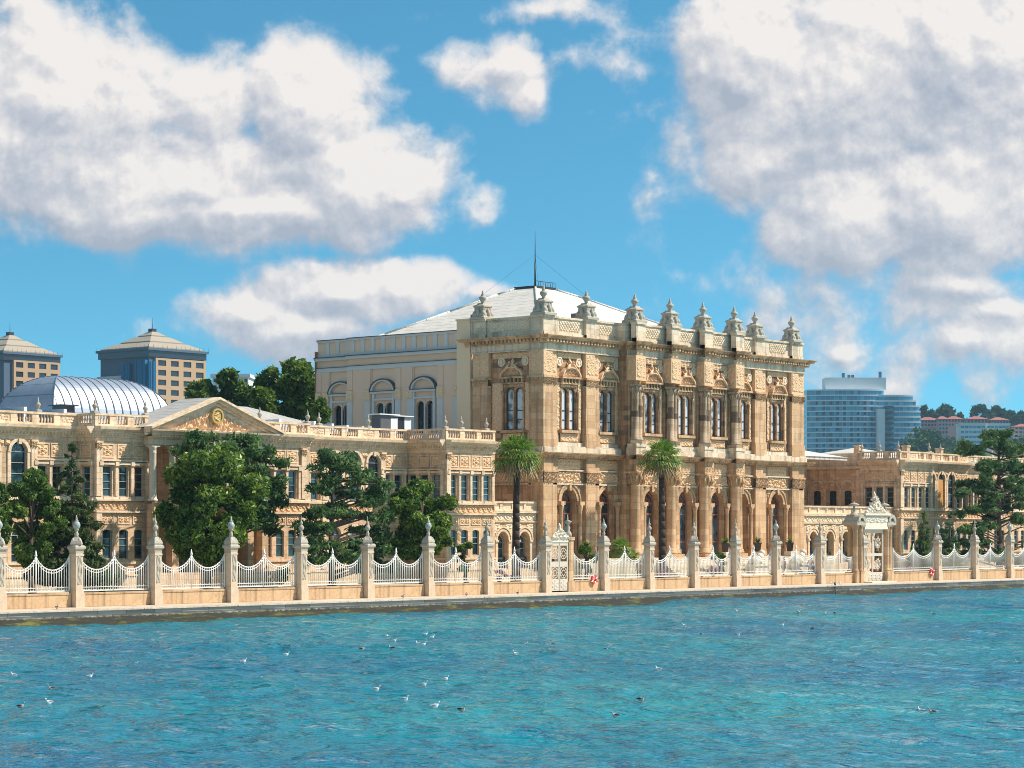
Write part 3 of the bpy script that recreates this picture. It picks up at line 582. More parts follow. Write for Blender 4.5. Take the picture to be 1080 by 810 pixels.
# friezes, plinth of the upper storey, architraves
band = MB()
for fr, a, b_, d in plan+side:
    d2 = d-.2 if fr is not HFc else .10
    band.box(fr, a+.2, b_-.2, 9.55, 9.68, -.05, d2+.02); band.box(fr, a+.2, b_-.2, 8.42, 8.55, -.05, d2+.03)
    band.box(fr, a, b_, 11.06, 11.5, -.05, d+.12); band.box(fr, a, b_, 11.5, 11.62, -.05, d+.02); band.box(fr, a, b_, 11.62, 11.95, -.05, .12)
    band.box(fr, a+.1, b_-.1, 19.5, 20.05, -.05, d-.08); band.box(fr, a+.1, b_-.1, 19.42, 19.5, -.05, d-.0)
for c, fr in bays+[(126.45, HL)]:
    fz = MB(); w_ = 1.55 if fr is not HL else 2.3
    fz.relief(fr, c-w_, c+w_, 8.58, 9.52, .05, .13, 'scroll', tile=.95, step=.07)
    fz.relief(fr, c-w_, c+w_, 9.72, 10.55, .06, .09, 'rosette', tile=.55, step=.07)
    fz.relief(fr, c-w_, c+w_, 18.9, 19.4, .06, .1, 'leaf', tile=.5, step=.08)
    fz.relief(fr, c-1.15, c+1.15, 12.0, 12.7, .08, .10, 'noise', step=.06)
    for s0, s1 in ((c-w_-.05, c-1.2), (c+1.2, c+w_+.05)):
        if s1-s0 > .25: fz.relief(fr, s0, s1, 12.9, 16.9, .05, .06, 'noise', step=.06)
    fz.build('carved_frieze', M['carved'], hall)
for a in piers: fz = MB(); fz.relief(HP, a+.1, a+.9, 19.55, 19.98, -.02, .07, 'rosette', tile=.45); fz.build('carved_frieze', M['carved'], hall)
band.build('stone_bands', M['pale'], hall)
# arches of the ground storey
for c, fr in bays:
    p = MB(); p.arch(fr, c, 7.07, 1.04, 1.36, -.03, .12, n=20); p.arch(fr, c, 7.07, 1.36, 1.5, -.03, .2, n=20)
    p.box(fr, c-.14, c+.14, 7.95, 8.5, -.02, .28); p.relief(fr, c-1.55, c-.35, 7.55, 8.4, .03, .09, 'noise', mask=lambda a, z, c=c: math.hypot(a-c, z-7.07) > 1.52); p.relief(fr, c+.35, c+1.55, 7.55, 8.4, .03, .09, 'noise', mask=lambda a, z, c=c: math.hypot(a-c, z-7.07) > 1.52)
    p.build('archivolt', M['cream'], hall)
    for sg in (-1, 1):
        q_ = MB(); x_ = c+sg*1.28; q_.box(fr, x_-.3, x_+.3, 6.75, 7.05, -.05, .5); q_.box(fr, x_-.26, x_+.26, ZT, 3.0, -.05, .46)
        p0 = fr(x_, 0, .24); q_.lathe((p0[0], p0[1], 3.0), [(.24,0),(.24,.1),(.18,.18),(.165,3.2),(.19,3.25),(.19,3.35),(.26,3.6),(.28,3.75)], 10); q_.build('colonnette', M['column'], hall)
    add_window('hall_low', hall, fr, c, ZT+.03, .55)
# paired upper windows in aedicules with broken pediments
for c, fr in bays+[(126.45, HL)]:
    for o in (-.50, .50): add_window('hall_up', hall, fr, c+o, 12.97, .22)
    p = MB(); p.box(fr, c-1.25, c+1.25, 12.72, 12.96, -.03, .34)
    for x_, q in ((c-1.12, 1), (c+1.12, 1), (c, .6)):
        p0 = fr(x_, 0, .13*q); p.lathe((p0[0], p0[1], 12.96), [(.12*q,0),(.12*q,.15),(.085*q,.22),(.08*q,2.9),(.11*q,2.95),(.14*q,3.25)], 8)
    p.box(fr, c-1.2, c+1.2, 16.78, 16.9, -.03, .24); p.relief(fr, c-1.1, c+1.1, 16.5, 16.8, .06, .12, 'leaf', tile=.28)
    for k in range(6): p.box(fr, c-1.05+k*.42-.07, c-1.05+k*.42+.07, 16.9, 17.22, -.02, .3)
    p.box(fr, c-1.3, c+1.3, 17.22, 17.38, -.03, .46); p.build('window_surround', M['cream'], hall)
    p = MB(); p.arch(fr, c, 17.30, 1.10, 1.24, -.02, .46, a0=.12, a1=math.pi-.12, n=16, k=.72)
    p.relief(fr, c-1.25, c+1.25, 17.4, 18.3, .10, .22, 'noise', step=.06, mask=lambda a, z, c=c: ((a-c)/1.10)**2+((z-17.3)/.80)**2 < 1)
    for sg in (-1, 1):     # reclining carved figures leaning on the curve
        p.tube(fr(c+sg*.78, 17.85, .4), fr(c+sg*.22, 18.4, .4), .12, .09, 7); p.lathe(fr(c+sg*.2, 18.45, .4), [(.02,0),(.09,.05),(.10,.12),(.02,.22)], 7); p.tube(fr(c+sg*.45, 18.2, .42), fr(c+sg*.66, 18.55, .35), .05, .03, 5)
    p.box(fr, c-.16, c+.16, 18.0, 18.5, -.02, .3); p.lathe(fr(c, 18.5, .15), [(.15,0),(.2,.12),(.1,.28),(.02,.4)], 8)
    p.build('window_pediment', M['carved'], hall)
    for sg in (-1, 1):
        p = MB(); p.disc(fr, c+sg*1.28, 18.62, .36, -.02, .08); p.arch(fr, c+sg*1.28, 18.62, .28, .38, 0, .14, 0, 2*math.pi, 18); p.disc(fr, c+sg*1.28, 18.62, .16, 0, .17); p.build('medallion', M['carved_pale'], hall)
# parapet with pierced-looking lattice panels and pedestals
pp = MB(); lat = MB()
def par(fr, a, b_, d):
    pp.box(fr, a, b_, ZP0, ZP1-.16, d-.55, d); pp.box(fr, a, b_, ZP0, 20.98, d-.5, d+.07); pp.box(fr, a-.04, b_+.04, ZP1-.16, ZP1, d-.6, d+.12)
par(HF, 149.75, UC0, .12); par(HF, UC1, 188.6, .12); par(HFc, UC0, UC1, .12); par(HL, 123.2, 131.0, .12)
for a, wA in ((149.7, 1.3), (155.35, 1.25), (180.3, 1.25), (186.35, 1.2)): par(HF, a, a+wA, .42); par(HF, a+wA, a+wA+.7, .28)
for a in piers: par(HP, a, a+1.0, -.02); par(HP, a+1.0, a+1.8, -.38)
par(HL, 123.0, 124.3, .42); par(HL, 129.3, 131.0, .3)
for c, fr in bays: lat = MB(); lat.relief(fr, c-1.35, c+1.35, 21.15, 21.98, .125, .09, 'lattice', tile=.36, step=.06); lat.build('lattice_panel', M['carved_pale'], hall)
lat = MB()
lat.relief(HL, 124.6, 129.0, 21.15, 21.98, .125, .08, 'lattice', tile=.36, step=.06)
for c_ in (UC0, UC1): pp.wbox(c_-.3, c_+.3, 122.3, 123.5, ZP0, ZP1-.05)
pp.build('parapet', M['pale'], hall); lat.build('lattice_panel', M['carved_pale'], hall)
# urn groups
ug = MB(); ug.sqlathe((0,0,0), [(.78,0),(.78,.18),(.66,.26),(.62,.5),(.5,.62),(.5,1.0),(.58,1.06),(.58,1.16),(.36,1.28),(.3,1.4)])
ug.lathe((0,0,0), [(.2,1.38),(.14,1.5),(.30,1.72),(.34,1.86),(.26,1.96),(.14,2.02),(.17,2.1),(.10,2.2),(.09,2.32),(.02,2.5)], 12)
for k in range(4):
    a = math.pi/4+k*math.pi/2; cx_, cy_ = .66*math.cos(a), .66*math.sin(a)
    ug.lathe((cx_, cy_, .18), [(.02,0),(.2,.1),(.24,.28),(.16,.48),(.02,.56)], 8); ug.lathe((cx_*.8, cy_*.8, .7), [(.02,0),(.15,.1),(.17,.26),(.02,.46)], 8)
    a += math.pi/4; ug.lathe((.6*math.cos(a), .6*math.sin(a), .2), [(.02,0),(.17,.1),(.2,.3),(.1,.6),(.02,.75)], 8)
ugm = ug.mesh('urn', M['grey_stone'])
for x_, y_ in [(150.35, 123.5), (156.0, 123.5), (180.95, 123.5), (187.0, 123.5)] + [(a+.75, 122.1) for a in piers] + [(150.35, 130.1)]:
    put('urn', ugm, hall, (x_, y_, ZP1), random.choice((0, math.pi/2)))
# plastered end strip and the painted flank behind it
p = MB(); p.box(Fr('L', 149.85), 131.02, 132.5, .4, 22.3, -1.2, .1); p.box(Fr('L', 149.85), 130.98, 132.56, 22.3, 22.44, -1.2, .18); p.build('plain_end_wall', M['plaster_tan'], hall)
PL1, PL2 = Fr('L', 150.3), Fr('L', 150.75)          # near part projects, far part is set back
pw, pg, pd, pc = MB(), MB(), MB(), MB()
pw.wall(PL1, 132.5, 145.8, 11, 19.95, [(c+o, .98, 13.0, 15.75, True) for c in (136.6, 141.35) for o in (-.56, .56)], depth=.4)
pw.wall(PL2, 145.8, 150.05, 11, 19.95, [(146.9+o, .98, 13.0, 15.75, True) for o in (-.56, .56)], depth=.4)
pw.quad((150.3,145.8,11), (150.75,145.8,11), (150.75,145.8,20), (150.3,145.8,20))
for PL, a, b_ in ((PL1, 132.5, 145.8), (PL2, 145.8, 150.05)):
    pw.box(PL, a, b_, 19.95, 21.5, -.6, -.1)
    pg.box(PL, a, b_, 18.72, 19.08, -.05, .14); pg.box(PL, a, b_, 19.72, 19.98, -.05, .3); pg.box(PL, a, b_, 20.05, 20.3, -.6, -.02)
    pg.box(PL, a, b_, 21.38, 21.55, -.7, .04)
    pd.box(PL, a, b_+.02, 19.08, 19.13, -.05, .2); pd.box(PL, a, b_+.05, 19.98, 20.05, -.05, .4); pd.box(PL, a, b_+.02, 21.55, 21.62, -.75, .1)
    y = a+.3
    while y < b_-.3: pg.box(PL, y, y+.42, 20.3, 21.38, -.6, 0.0); y += 1.22
groups = [(132.6, 135.0, PL1), (137.9, 139.9, PL1), (142.9, 145.7, PL1), (148.4, 150.0, PL2)]
for a, b_, PL in groups:
    pw.box(PL, a-.1, b_+.1, 11, 18.72, -.05, .12)
    wd = (b_-a)
    for s0 in (a, b_-.62):
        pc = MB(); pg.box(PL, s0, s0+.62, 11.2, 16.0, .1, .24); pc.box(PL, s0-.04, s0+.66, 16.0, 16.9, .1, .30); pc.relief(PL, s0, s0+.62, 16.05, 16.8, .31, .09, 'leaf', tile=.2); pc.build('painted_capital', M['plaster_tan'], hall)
        pw.box(PL, s0, s0+.62, 16.95, 18.7, .1, .2)
for c, PL in ((136.6, PL1), (141.35, PL1), (146.9, PL2)):
    r = 1.42
    pg.arch(PL, c, 16.72, r-.18, r, -.02, .34, n=18, k=.72); pd.arch(PL, c, 16.72, r, r+.1, -.02, .40, n=18, k=.74); pg.box(PL, c-r, c+r, 16.55, 16.72, -.02, .32); pd.box(PL, c-r, c+r, 16.722, 16.78, -.02, .36)
    pg.box(PL, c-1.25, c+1.25, 15.95, 16.12, -.02, .2)
    for s0 in (c-1.3, c+1.06): pg.box(PL, s0, s0+.24, 12.9, 16.55, -.02, .22)
    pg.box(PL, c-.07, c+.07, 12.9, 15.9, -.1, .06); pg.box(PL, c-1.3, c+1.3, 12.7, 12.95, -.02, .26)
    for o in (-.56, .56): add_window('painted', hall, PL, c+o, 13.02, .36)
pw.build('painted_side_wall', M['plaster'], hall); pg.build('painted_mouldings', M['paint_grey'], hall); pd.build('lead_flashing', M['lead'], hall)
# hipped roof with curved lower slopes, hatches and mast
AP = (169.2, 140.0)
rf = MB(); loops = []
for k, z in ((0, 19.9), (.34, 22.35), (.66, 24.6), (.90, 26.35), (1.0, 27.0)):
    x0, x1, y0, y1 = 150.6, 188.4, 124.0, 150.3
    f = lambda a, t: a+(t-a)*k
    loops.append([(f(x0, AP[0]-1.3), f(y0, AP[1]-1.1), z), (f(x1, AP[0]+1.3), f(y0, AP[1]-1.1), z), (f(x1, AP[0]+1.3), f(y1, AP[1]+1.1), z), (f(x0, AP[0]-1.3), f(y1, AP[1]+1.1), z)])
for A, B in zip(loops[:-1], loops[1:]):
    for i in range(4): rf.quad(A[i], A[(i+1) % 4], B[(i+1) % 4], B[i])
rf.quad(*loops[-1]); r_o = rf.build('roof', M['roof_white'], hall)
for i in range(4):
    p = MB()
    for A, B in zip(loops[:-1], loops[1:]): p.tube(tuple(a+b for a, b in zip(A[i], (0,0,.03))), tuple(a+b for a, b in zip(B[i], (0,0,.03))), .12, n=5)
    p.build('hip_ridge', M['roof_white'], r_o)
for (x_, y_, z_) in ((157.0, 136.5, 23.35), (163.2, 130.2, 23.5), (171.8, 130.0, 23.45), (158.0, 131.2, 22.3)):
    p = MB(); p.wbox(x_-.5, x_+.5, y_-.35, y_+.35, z_-.25, z_+.22); p.build('roof_hatch', M['lead'], r_o)
p = MB(); p.wbox(AP[0]-1.5, AP[0]+1.5, AP[1]-1.3, AP[1]+1.3, 26.9, 27.15)
for k in range(9): p.tube((AP[0]-1.4+k*.35, AP[1]-1.25, 27.1), (AP[0]-1.4+k*.35, AP[1]-1.25, 27.6), .03, n=4)
p.tube((AP[0]-1.4, AP[1]-1.25, 27.58), (AP[0]+1.4, AP[1]-1.25, 27.58), .03, n=4)
p.tube((AP[0], AP[1], 27), (AP[0], AP[1], 29.5), .09, .07); p.tube((AP[0], AP[1], 29.5), (AP[0], AP[1], 32.4), .05, .02)
for k in range(3):
    a = .6+k*2.1; p.tube((AP[0], AP[1], 30.2), (AP[0]+6.5*math.cos(a), AP[1]+6.5*math.sin(a), 25.4), .009, n=3)
p.build('mast', M['dark_iron'], hall)
# terrace, flight of steps
st = MB(); st.wbox(150.3, 188, 119.4, 122.3, .3, ZT)
st.build('terrace', M['pale'], hall)
stp = MB()
for k in range(11): stp.wbox(160.5-.15*k, 176.5+.15*k, 119.4-.36*(k+1), 119.45, .3, ZT-.16*(k+1))
stp.build('steps', M['pale'], hall)

# ------------------------------------------------------------------ low wings
def dentils(mb, fr, a, b_, z0, z1, d0, d1, w_, gap):
    n_ = max(1, int((b_-a)/(w_+gap)))
    for i in range(n_):
        c = a+(i+.5)*(b_-a)/n_; mb.box(fr, c-w_/2, c+w_/2, z0, z1, d0, d1)
BAL = [(.07,0),(.05,.05),(.085,.18),(.075,.26),(.035,.38),(.05,.44),(.05,.47)]
def balustrade(mb, fr, a, b_, z, h=.88, first=True, solid=()):
    L = b_-a; n_ = max(1, round(L/1.75)); st_ = L/n_
    mb.box(fr, a, b_, z, z+.16, -.30, .06); mb.box(fr, a-.02, b_+.02, z+h-.14, z+h, -.34, .10)
    for i in range(n_+1):
        c = a+i*st_; s0, s1 = max(a, c-.26), min(b_, c+.26)
        mb.box(fr, s0, s1, z+.16, z+h-.14, -.28, .05)
    for i in range(n_):
        s0, s1 = a+i*st_+.26, a+(i+1)*st_-.26
        if (i % 3 == 1) and n_ > 3:
            mb.box(fr, s0, s1, z+.16, z+h-.14, -.2, .0); mb.relief(fr, s0+.1, s1-.1, z+.24, z+h-.22, .005, .05, 'scroll', tile=.45, step=.06)
        else:
            k = max(2, int((s1-s0)/.25))
            for j in range(k):
                p = fr(s0+(j+.5)*(s1-s0)/k, z+.16, -.12); mb.lathe(p, [(r, zz*(h-.3)/.47) for r, zz in BAL], 6)
def wing_face(W, fr, a, b_, rects=(), arches=(), panels=True, low_arch=None, pil=(), z0=.4, corner0=False, corner1=False):
    """one straight stretch of wing wall with its windows and ornaments; W is the dict of meshes"""
    lo = list(rects); ops1 = [(c, .80, 2.68, 4.68, .35) for c in lo] + [(c, 1.2, 2.5, 4.9, True) for c in arches]
    ops2 = [(c, .80, 6.95, 9.0, False) for c in lo] + [(c, 1.35, 6.95, 10.55, True) for c in arches]
    W['wall'].wall(fr, a, b_, z0, 6.0, ops1, .26); W['wall'].wall(fr, a, b_, 6.0, 11.7, ops2, .26)
    T, Cv = W['trim'], W['carved']
    T.box(fr, a, b_, .4, 1.5, -.03, .14); T.box(fr, a, b_, 1.5, 1.62, -.03, .2); T.box(fr, a, b_, 2.35, 2.5, -.03, .10)
    T.box(fr, a, b_, 5.85, 6.0, -.03, .20); T.box(fr, a, b_, 6.66, 6.80, -.03, .24); T.box(fr, a, b_, 6.80, 6.92, -.03, .12)
    Cv.relief(fr, a+.1, b_-.1, 6.02, 6.64, .03, .11, 'guilloche' if b_-a > 1.5 else 'leaf', step=.06, tile=.62)
    T.prof(fr, a, b_, [(-.02,10.72),(.06,10.72),(.08,10.9),(.14,10.95),(.16,11.15),(.42,11.28),(.46,11.42),(.62,11.52),(.66,11.7),(-.3,11.75)], grow=False)
    dentils(T, fr, a, b_, 11.12, 11.27, .1, .36, .13, .15)
    balustrade(W['balustrade'], fr, a, b_, 11.72)
    if panels and lo:
        g_ = [[lo[0]]]
        for c in lo[1:]:
            if c-g_[-1][-1] < 1.9: g_[-1].append(c)
            else: g_.append([c])
        for gg in g_:
            s0, s1 = gg[0]-.72, gg[-1]+.72; T.box(fr, s0, s1, 9.35, 9.46, -.03, .24)
            for i, c in enumerate(gg):
                T.box(fr, c-.52, c+.52, 9.12, 9.3, -.03, .16); T.box(fr, c-.46, c+.46, 6.80, 6.94, -.03, .2)
                for z_, hh in ((9.68, .78), (5.14, .5)):
                    T.box(fr, c-.56, c+.56, z_-.08, z_, -.03, .05); T.box(fr, c-.56, c+.56, z_+hh, z_+hh+.08, -.03, .05); T.box(fr, c-.56, c-.48, z_, z_+hh, -.03, .05); T.box(fr, c+.48, c+.56, z_, z_+hh, -.03, .05)
                    Cv.relief(fr, c-.44, c+.44, z_+.04, z_+hh-.04, .01, .09, 'rosette', step=.055)
            for c in [(p+q)/2 for p, q in zip(gg[:-1], gg[1:])]+[gg[0]-.66, gg[-1]+.66]:
                T.box(fr, c-.11, c+.11, 6.95, 9.1, -.03, .13); T.box(fr, c-.15, c+.15, 9.05, 9.34, -.03, .22)
    for c in arches:
        T.arch(fr, c, 9.87, .70, .93, -.03, .12, n=16); T.box(fr, c-.12, c+.12, 10.4, 10.75, -.03, .2)
        for sg in (-1, 1): T.box(fr, c+sg*.82-.14, c+sg*.82+.14, 6.95, 9.87, -.03, .08); Cv.relief(fr, c+sg*.95-.22, c+sg*.95+.22, 10.3, 10.68, .02, .12, 'noise', step=.06)
        T.arch(fr, c, 4.3, .62, .82, -.03, .1, n=14)
    for c in pil:
        T.box(fr, c-.24, c+.24, 6.95, 10.2, -.03, .16); Cv.relief(fr, c-.24, c+.24, 10.2, 10.6, .16, .12, 'leaf', tile=.2, step=.05); T.box(fr, c-.24, c+.24, 1.7, 5.8, -.03, .16); T.box(fr, c-.28, c+.28, 10.58, 10.72, -.03, .26)
    for c in lo: add_window('wing_low', W['root'], fr, c, 2.69, .22); add_window('wing_up', W['root'], fr, c, 6.96, .22)
    for c in arches: add_window('wing_arch', W['root'], fr, c, 6.96, .22); add_window('wing_arch_low', W['root'], fr, c, 2.51, .22)
def newW(root): return dict(root=root, wall=MB(), trim=MB(), carved=MB(), balustrade=MB())
def doneW(W):
    W['wall'].build('wall', M['wing'], W['root']); W['trim'].build('stone_trim', M['wing_trim'], W['root']); W['carved'].build('carved_ornament', M['carved'], W['root']); W['balustrade'].build('balustrade', M['wing_trim'], W['root'])
fin = MB(); fin.sqlathe((0,0,0), [(.2,0),(.2,.12),(.12,.16)]); fin.lathe((0,0,0), [(.09,.14),(.07,.24),(.16,.42),(.19,.52),(.12,.60),(.06,.66),(.08,.72),(.05,.84),(.015,1.02)], 8)
finm = fin.mesh('finial', M['grey_stone'])

LW = thing('palace_wing', 'long sandy stone palace wing with pedimented centre and metal vault, behind the magnolias', 'palace wing', (115, 131, .55))
W = newW(LW)
F127, F125, F123 = Fr('F', 127), Fr('F', 125.2), Fr('F', 123)
wing_face(W, F127, 60, 76, rects=(62,63.5,65), arches=(68,70.2,72.4), pil=(66.7,74.3))
wing_face(W, F125, 76, 90, rects=(78,79.5,81,84,85.5,87), pil=(76.5,89.5))
wing_face(W, F127, 90, 104.5, rects=(92,101.5,102.75,103.9), arches=(94.6,97.1,99.5), pil=(93.2,100.7))
wing_face(W, F125, 104.5, 109.2, rects=(105.62,107.05,108.42), pil=(104.78,))
wing_face(W, Fr('L', 104.5), 125.2, 127, rects=(126.1,))
wing_face(W, F125, 119.9, 125.0, rects=(120.7,121.95,123.2), pil=(124.3,))
W['wall'].quad((143.58,123,.4),(143.58,150,.4),(143.58,150,11.8),(143.58,123,11.8))
W['wall'].quad((125,125.2,.4),(125,127,.4),(125,127,11.7),(125,125.2,11.7))
wing_face(W, F127, 125.0, 137.75, rects=(126.1,127.3,135.3,136.6), arches=(129.5,131.65,133.8), pil=(128.3,134.75))
wing_face(W, Fr('L', 137.7), 123, 127.05, rects=(124.0,125.25,126.45))
wing_face(W, F123, 137.7, 143.6, rects=(138.62,139.96,141.3,142.62), pil=(137.95,))
# portico: set back wall, columns, entablature and pediment
F130, FP = Fr('F', 128.4), Fr('F', 124.2)
W['wall'].wall(F130, 109.2, 119.9, .4, 11, [(c, 1.4, 2.0, 5.2, True) for c in (111.6, 114.55, 117.5)] + [], .3); 
for c in (111.6, 114.55, 117.5): add_window('wing_arch_low', LW, F130, c, 2.2, .25)
for x_ in (109.2, 119.9): W['wall'].quad((x_,125.2,.4),(x_,128.4,.4),(x_,128.4,11),(x_,125.2,11))
W['wall'].wbox(109.0, 120.1, 124.3, 128.4, 6.0, 6.5); W['wall'].wbox(108.9, 120.2, 123.6, 128.4, .3, 1.7)
W['trim'].box(FP, 108.75, 120.1, 10.55, 11.15, -2.2, 0); W['trim'].prof(FP, 108.75, 120.1, [(-.5,11.0),(.05,11.0),(.1,11.12),(.4,11.25),(.5,11.42),(.62,11.5),(.66,11.62),(-.5,11.64)])
dentils(W['trim'], FP, 108.7, 120.15, 11.1, 11.24, .05, .34, .13, .15)
W['balustrade'].box(FP, 109, 120, 6.5, 6.62, -.3, .02)
pcm = MB(); pcm.lathe((0,0,0), [(.34,0),(.34,.12),(.27,.2),(.26,.3),(.245,3.3),(.27,3.35),(.24,3.42),(.28,3.6),(.38,3.78)], 12); pcm.sqlathe((0,0,0), [(.36,3.76),(.36,3.86)]); pm_ = pcm.mesh('portico_column', M['white_stone'])
for c in (109.15, 110.95, 113.2, 115.9, 118.15, 119.6):
    put('portico_column', pm_, LW, (c, 124.6, 6.66)); q_ = MB(); q_.wbox(c-.3, c+.3, 124.3, 124.9, 1.7, 6.0); q_.build('portico_pier', M['wing'], LW)
pt = MB(); A_, B_, top_ = 108.1, 120.75, 13.88; mid = (A_+B_)/2
pt.quad((A_+.6,124.1,11.64),(B_-.6,124.1,11.64),(mid,124.1,top_-.35)); 
for sg, e in ((1, A_), (-1, B_)):
    for d0, d1, t0_, t1_ in ((-.1,.75,0,.16),(-.1,.5,-.22,0),(-.1,.25,-.42,-.22)):
        for_ = [(e, 11.62), (mid, top_)]
        vs = [FP(s_1, z_+t_, d_) for d_ in (d0, d1) for (s_1, z_) in for_ for t_ in (t0_, t1_)]
        pt.add(vs, [(0,1,3,2),(4,5,7,6),(0,2,6,4),(1,3,7,5),(0,1,5,4),(2,3,7,6)])
pt.build('pediment', M['wing_trim'], LW)
slope = (top_-11.62)/(mid-A_)
p = MB(); p.relief(FP, A_+1.2, B_-1.2, 11.78, 13.4, .12, .13, 'scroll', tile=.65, step=.055, mask=lambda a, z: z < 11.62+slope*(min(a-A_, B_-a))-.75); p.build('pediment_carving', M['carved'], LW)
p = MB(); p.disc(FP, mid, 12.7, .42, .3, .42, 20); p.arch(FP, mid, 12.7, .42, .55, .25, .5, 0, 2*math.pi, 20); p.relief(FP, mid-.36, mid+.36, 12.34, 13.06, .425, .06, 'noise', step=.05, mask=lambda a, z: math.hypot(a-mid, z-12.7) < .35); p.build('gilded_medallion', M['gold'], LW)
doneW(W)
for x_, v_ in [(90.3,127),(95.8,127),(104.6,125.2),(109.1,125.2),(120.0,125.2),(124.9,125.2),(133.3,127),(139.8,123.1),(142.8,123.1),(101.2,127),(127.9,127),(137.9,123.1)]:
    put('finial', finm, LW, (x_, v_+.1, 12.6))
# roofs of the wing
rf = MB()
def hip(mb, x0, x1, y0, y1, z0, z1, inset=None):
    i_ = inset or (y1-y0)/2; ym = (y0+y1)/2
    mb.quad((x0,y0,z0),(x1,y0,z0),(x1-i_,ym,z1),(x0+i_,ym,z1)); mb.quad((x0,y1,z0),(x1,y1,z0),(x1-i_,ym,z1),(x0+i_,ym,z1))
    mb.quad((x0,y0,z0),(x0,y1,z0),(x0+i_,ym,z1)); mb.quad((x1,y0,z0),(x1,y1,z0),(x1-i_,ym,z1))
rf.wbox(60, 143.5, 127.3, 150, 11.3, 11.9); rf.wbox(104.6, 125, 125.6, 127.5, 11.3, 11.95); rf.wbox(138, 143.5, 123.4, 127.5, 11.3, 11.9)
hip(rf, 114.5, 133, 127.6, 140, 12.0, 14.2); hip(rf, 62, 103, 129.2, 141, 12.0, 13.5)
hip(rf, 104, 122, 129, 136, 12.0, 13.0, 3)
rf.quad((A_,123.5,11.76),(mid,123.5,top_+.16),(mid,127.6,top_+.16),(A_,127.6,11.76)); rf.quad((B_,123.5,11.76),(mid,123.5,top_+.16),(mid,127.6,top_+.16),(B_,127.6,11.76))
rf.build('roof', M['roof_grey'], LW)
# zinc vault over the stair hall, hipped at both ends
dm = MB(); x0, x1, y0, y1, zb, hh = 110.6, 122.3, 137.2, 144.0, 12.8, 3.4
ym, hw = (y0+y1)/2, (y1-y0)/2; NA = 18; prev = None; e_ = hw*.95
def ring(k):
    a = math.pi/2*k/NA; c_, s_ = math.cos(a), math.sin(a); return [(x0+e_*(1-c_), ym-hw*c_, zb+hh*s_), (x1-e_*(1-c_), ym-hw*c_, zb+hh*s_), (x1-e_*(1-c_), ym+hw*c_, zb+hh*s_), (x0+e_*(1-c_), ym+hw*c_, zb+hh*s_)]
rs = [ring(k) for k in range(NA+1)]
for A, B in zip(rs[:-1], rs[1:]):
    for i in range(4): dm.add([A[i], A[(i+1) % 4], B[(i+1) % 4], B[i]], [(0,1,2,3)], False)
dv = dm.build('vault', M['dome_metal'], LW)
rb = MB()
x_ = x0+1.2
while x_ < x1-.6:
    pts = []
    for k in range(NA+1):
        a = math.pi/2*k/NA; y_, z_ = ym-hw*math.cos(a), zb+hh*math.sin(a); lim = e_*(1-math.cos(a))
        if x_ > x0+lim and x_ < x1-lim: pts.append((x_, y_-.01, z_+.015))
    if len(pts) > 1: rb.path(pts, .022, 4)
    x_ += .78
for i in range(4): rb.path([r_[i] for r_ in rs], .05, 5)
rb.build('vault_seams', M['tower_grey'], dv)
p = MB(); p.wbox(x0-.2, x1+.2, y0-.2, y1+.2, 11.8, zb+.02); p.build('vault_base', M['roof_grey'], LW)
p = MB(); p.wbox(107.9, 109.1, 132.9, 133.9, 12.0, 13.5); p.wbox(107.7, 109.3, 132.7, 134.1, 13.5, 13.58); p.build('roof_hut', M['glass_roof'], LW)
def sky_(x_, y_, w_, tilt=.35):
    p = MB(); p.add([(x_,y_,12.0),(x_+w_,y_,12.0),(x_+w_,y_+1.6,12.0),(x_,y_+1.6,12.0),(x_,y_,12.55),(x_+w_,y_,12.55),(x_+w_,y_+1.6,12.0+1.0),(x_,y_+1.6,12.0+1.0)], [(0,1,2,3),(4,5,6,7),(0,1,5,4),(1,2,6,5),(2,3,7,6),(3,0,4,7)]); o_ = p.build('rooflight', M['glass_roof'], LW)
    p = MB(); p.wbox(x_+w_, x_+w_+.25, y_-.05, y_+1.7, 12.0, 13.05); p.build('rooflight_kerb', M['white_render'], o_)
for x_, y_, w_ in ((99.8,129.4,2.0),(102.8,129.6,2.6),(96.6,129.5,2.0),(92.5,129.5,2.4),(134.6,132.0,1.3),(136.6,132.4,1.5),(131.6,131.0,1.6),(124.6,129.0,.9),(128.4,129.2,1.0)): sky_(x_, y_, w_)
for x_, y_ in ((141.0,131.5),(138.3,130.5)):
    p = MB(); p.wbox(x_, x_+1.2, y_, y_+1.0, 11.9, 13.9); p.build('roof_plant_box', M['lead'] if x_ < 140 else M['glass_roof'], LW)
    p = MB(); p.wbox(x_+1.2, x_+2.0, y_, y_+1.0, 11.9, 13.7); p.wbox(x_-.3, x_+2.1, y_-.2, y_+1.1, 13.92, 14.0); p.build('roof_plant_cover', M['white_render'], LW)

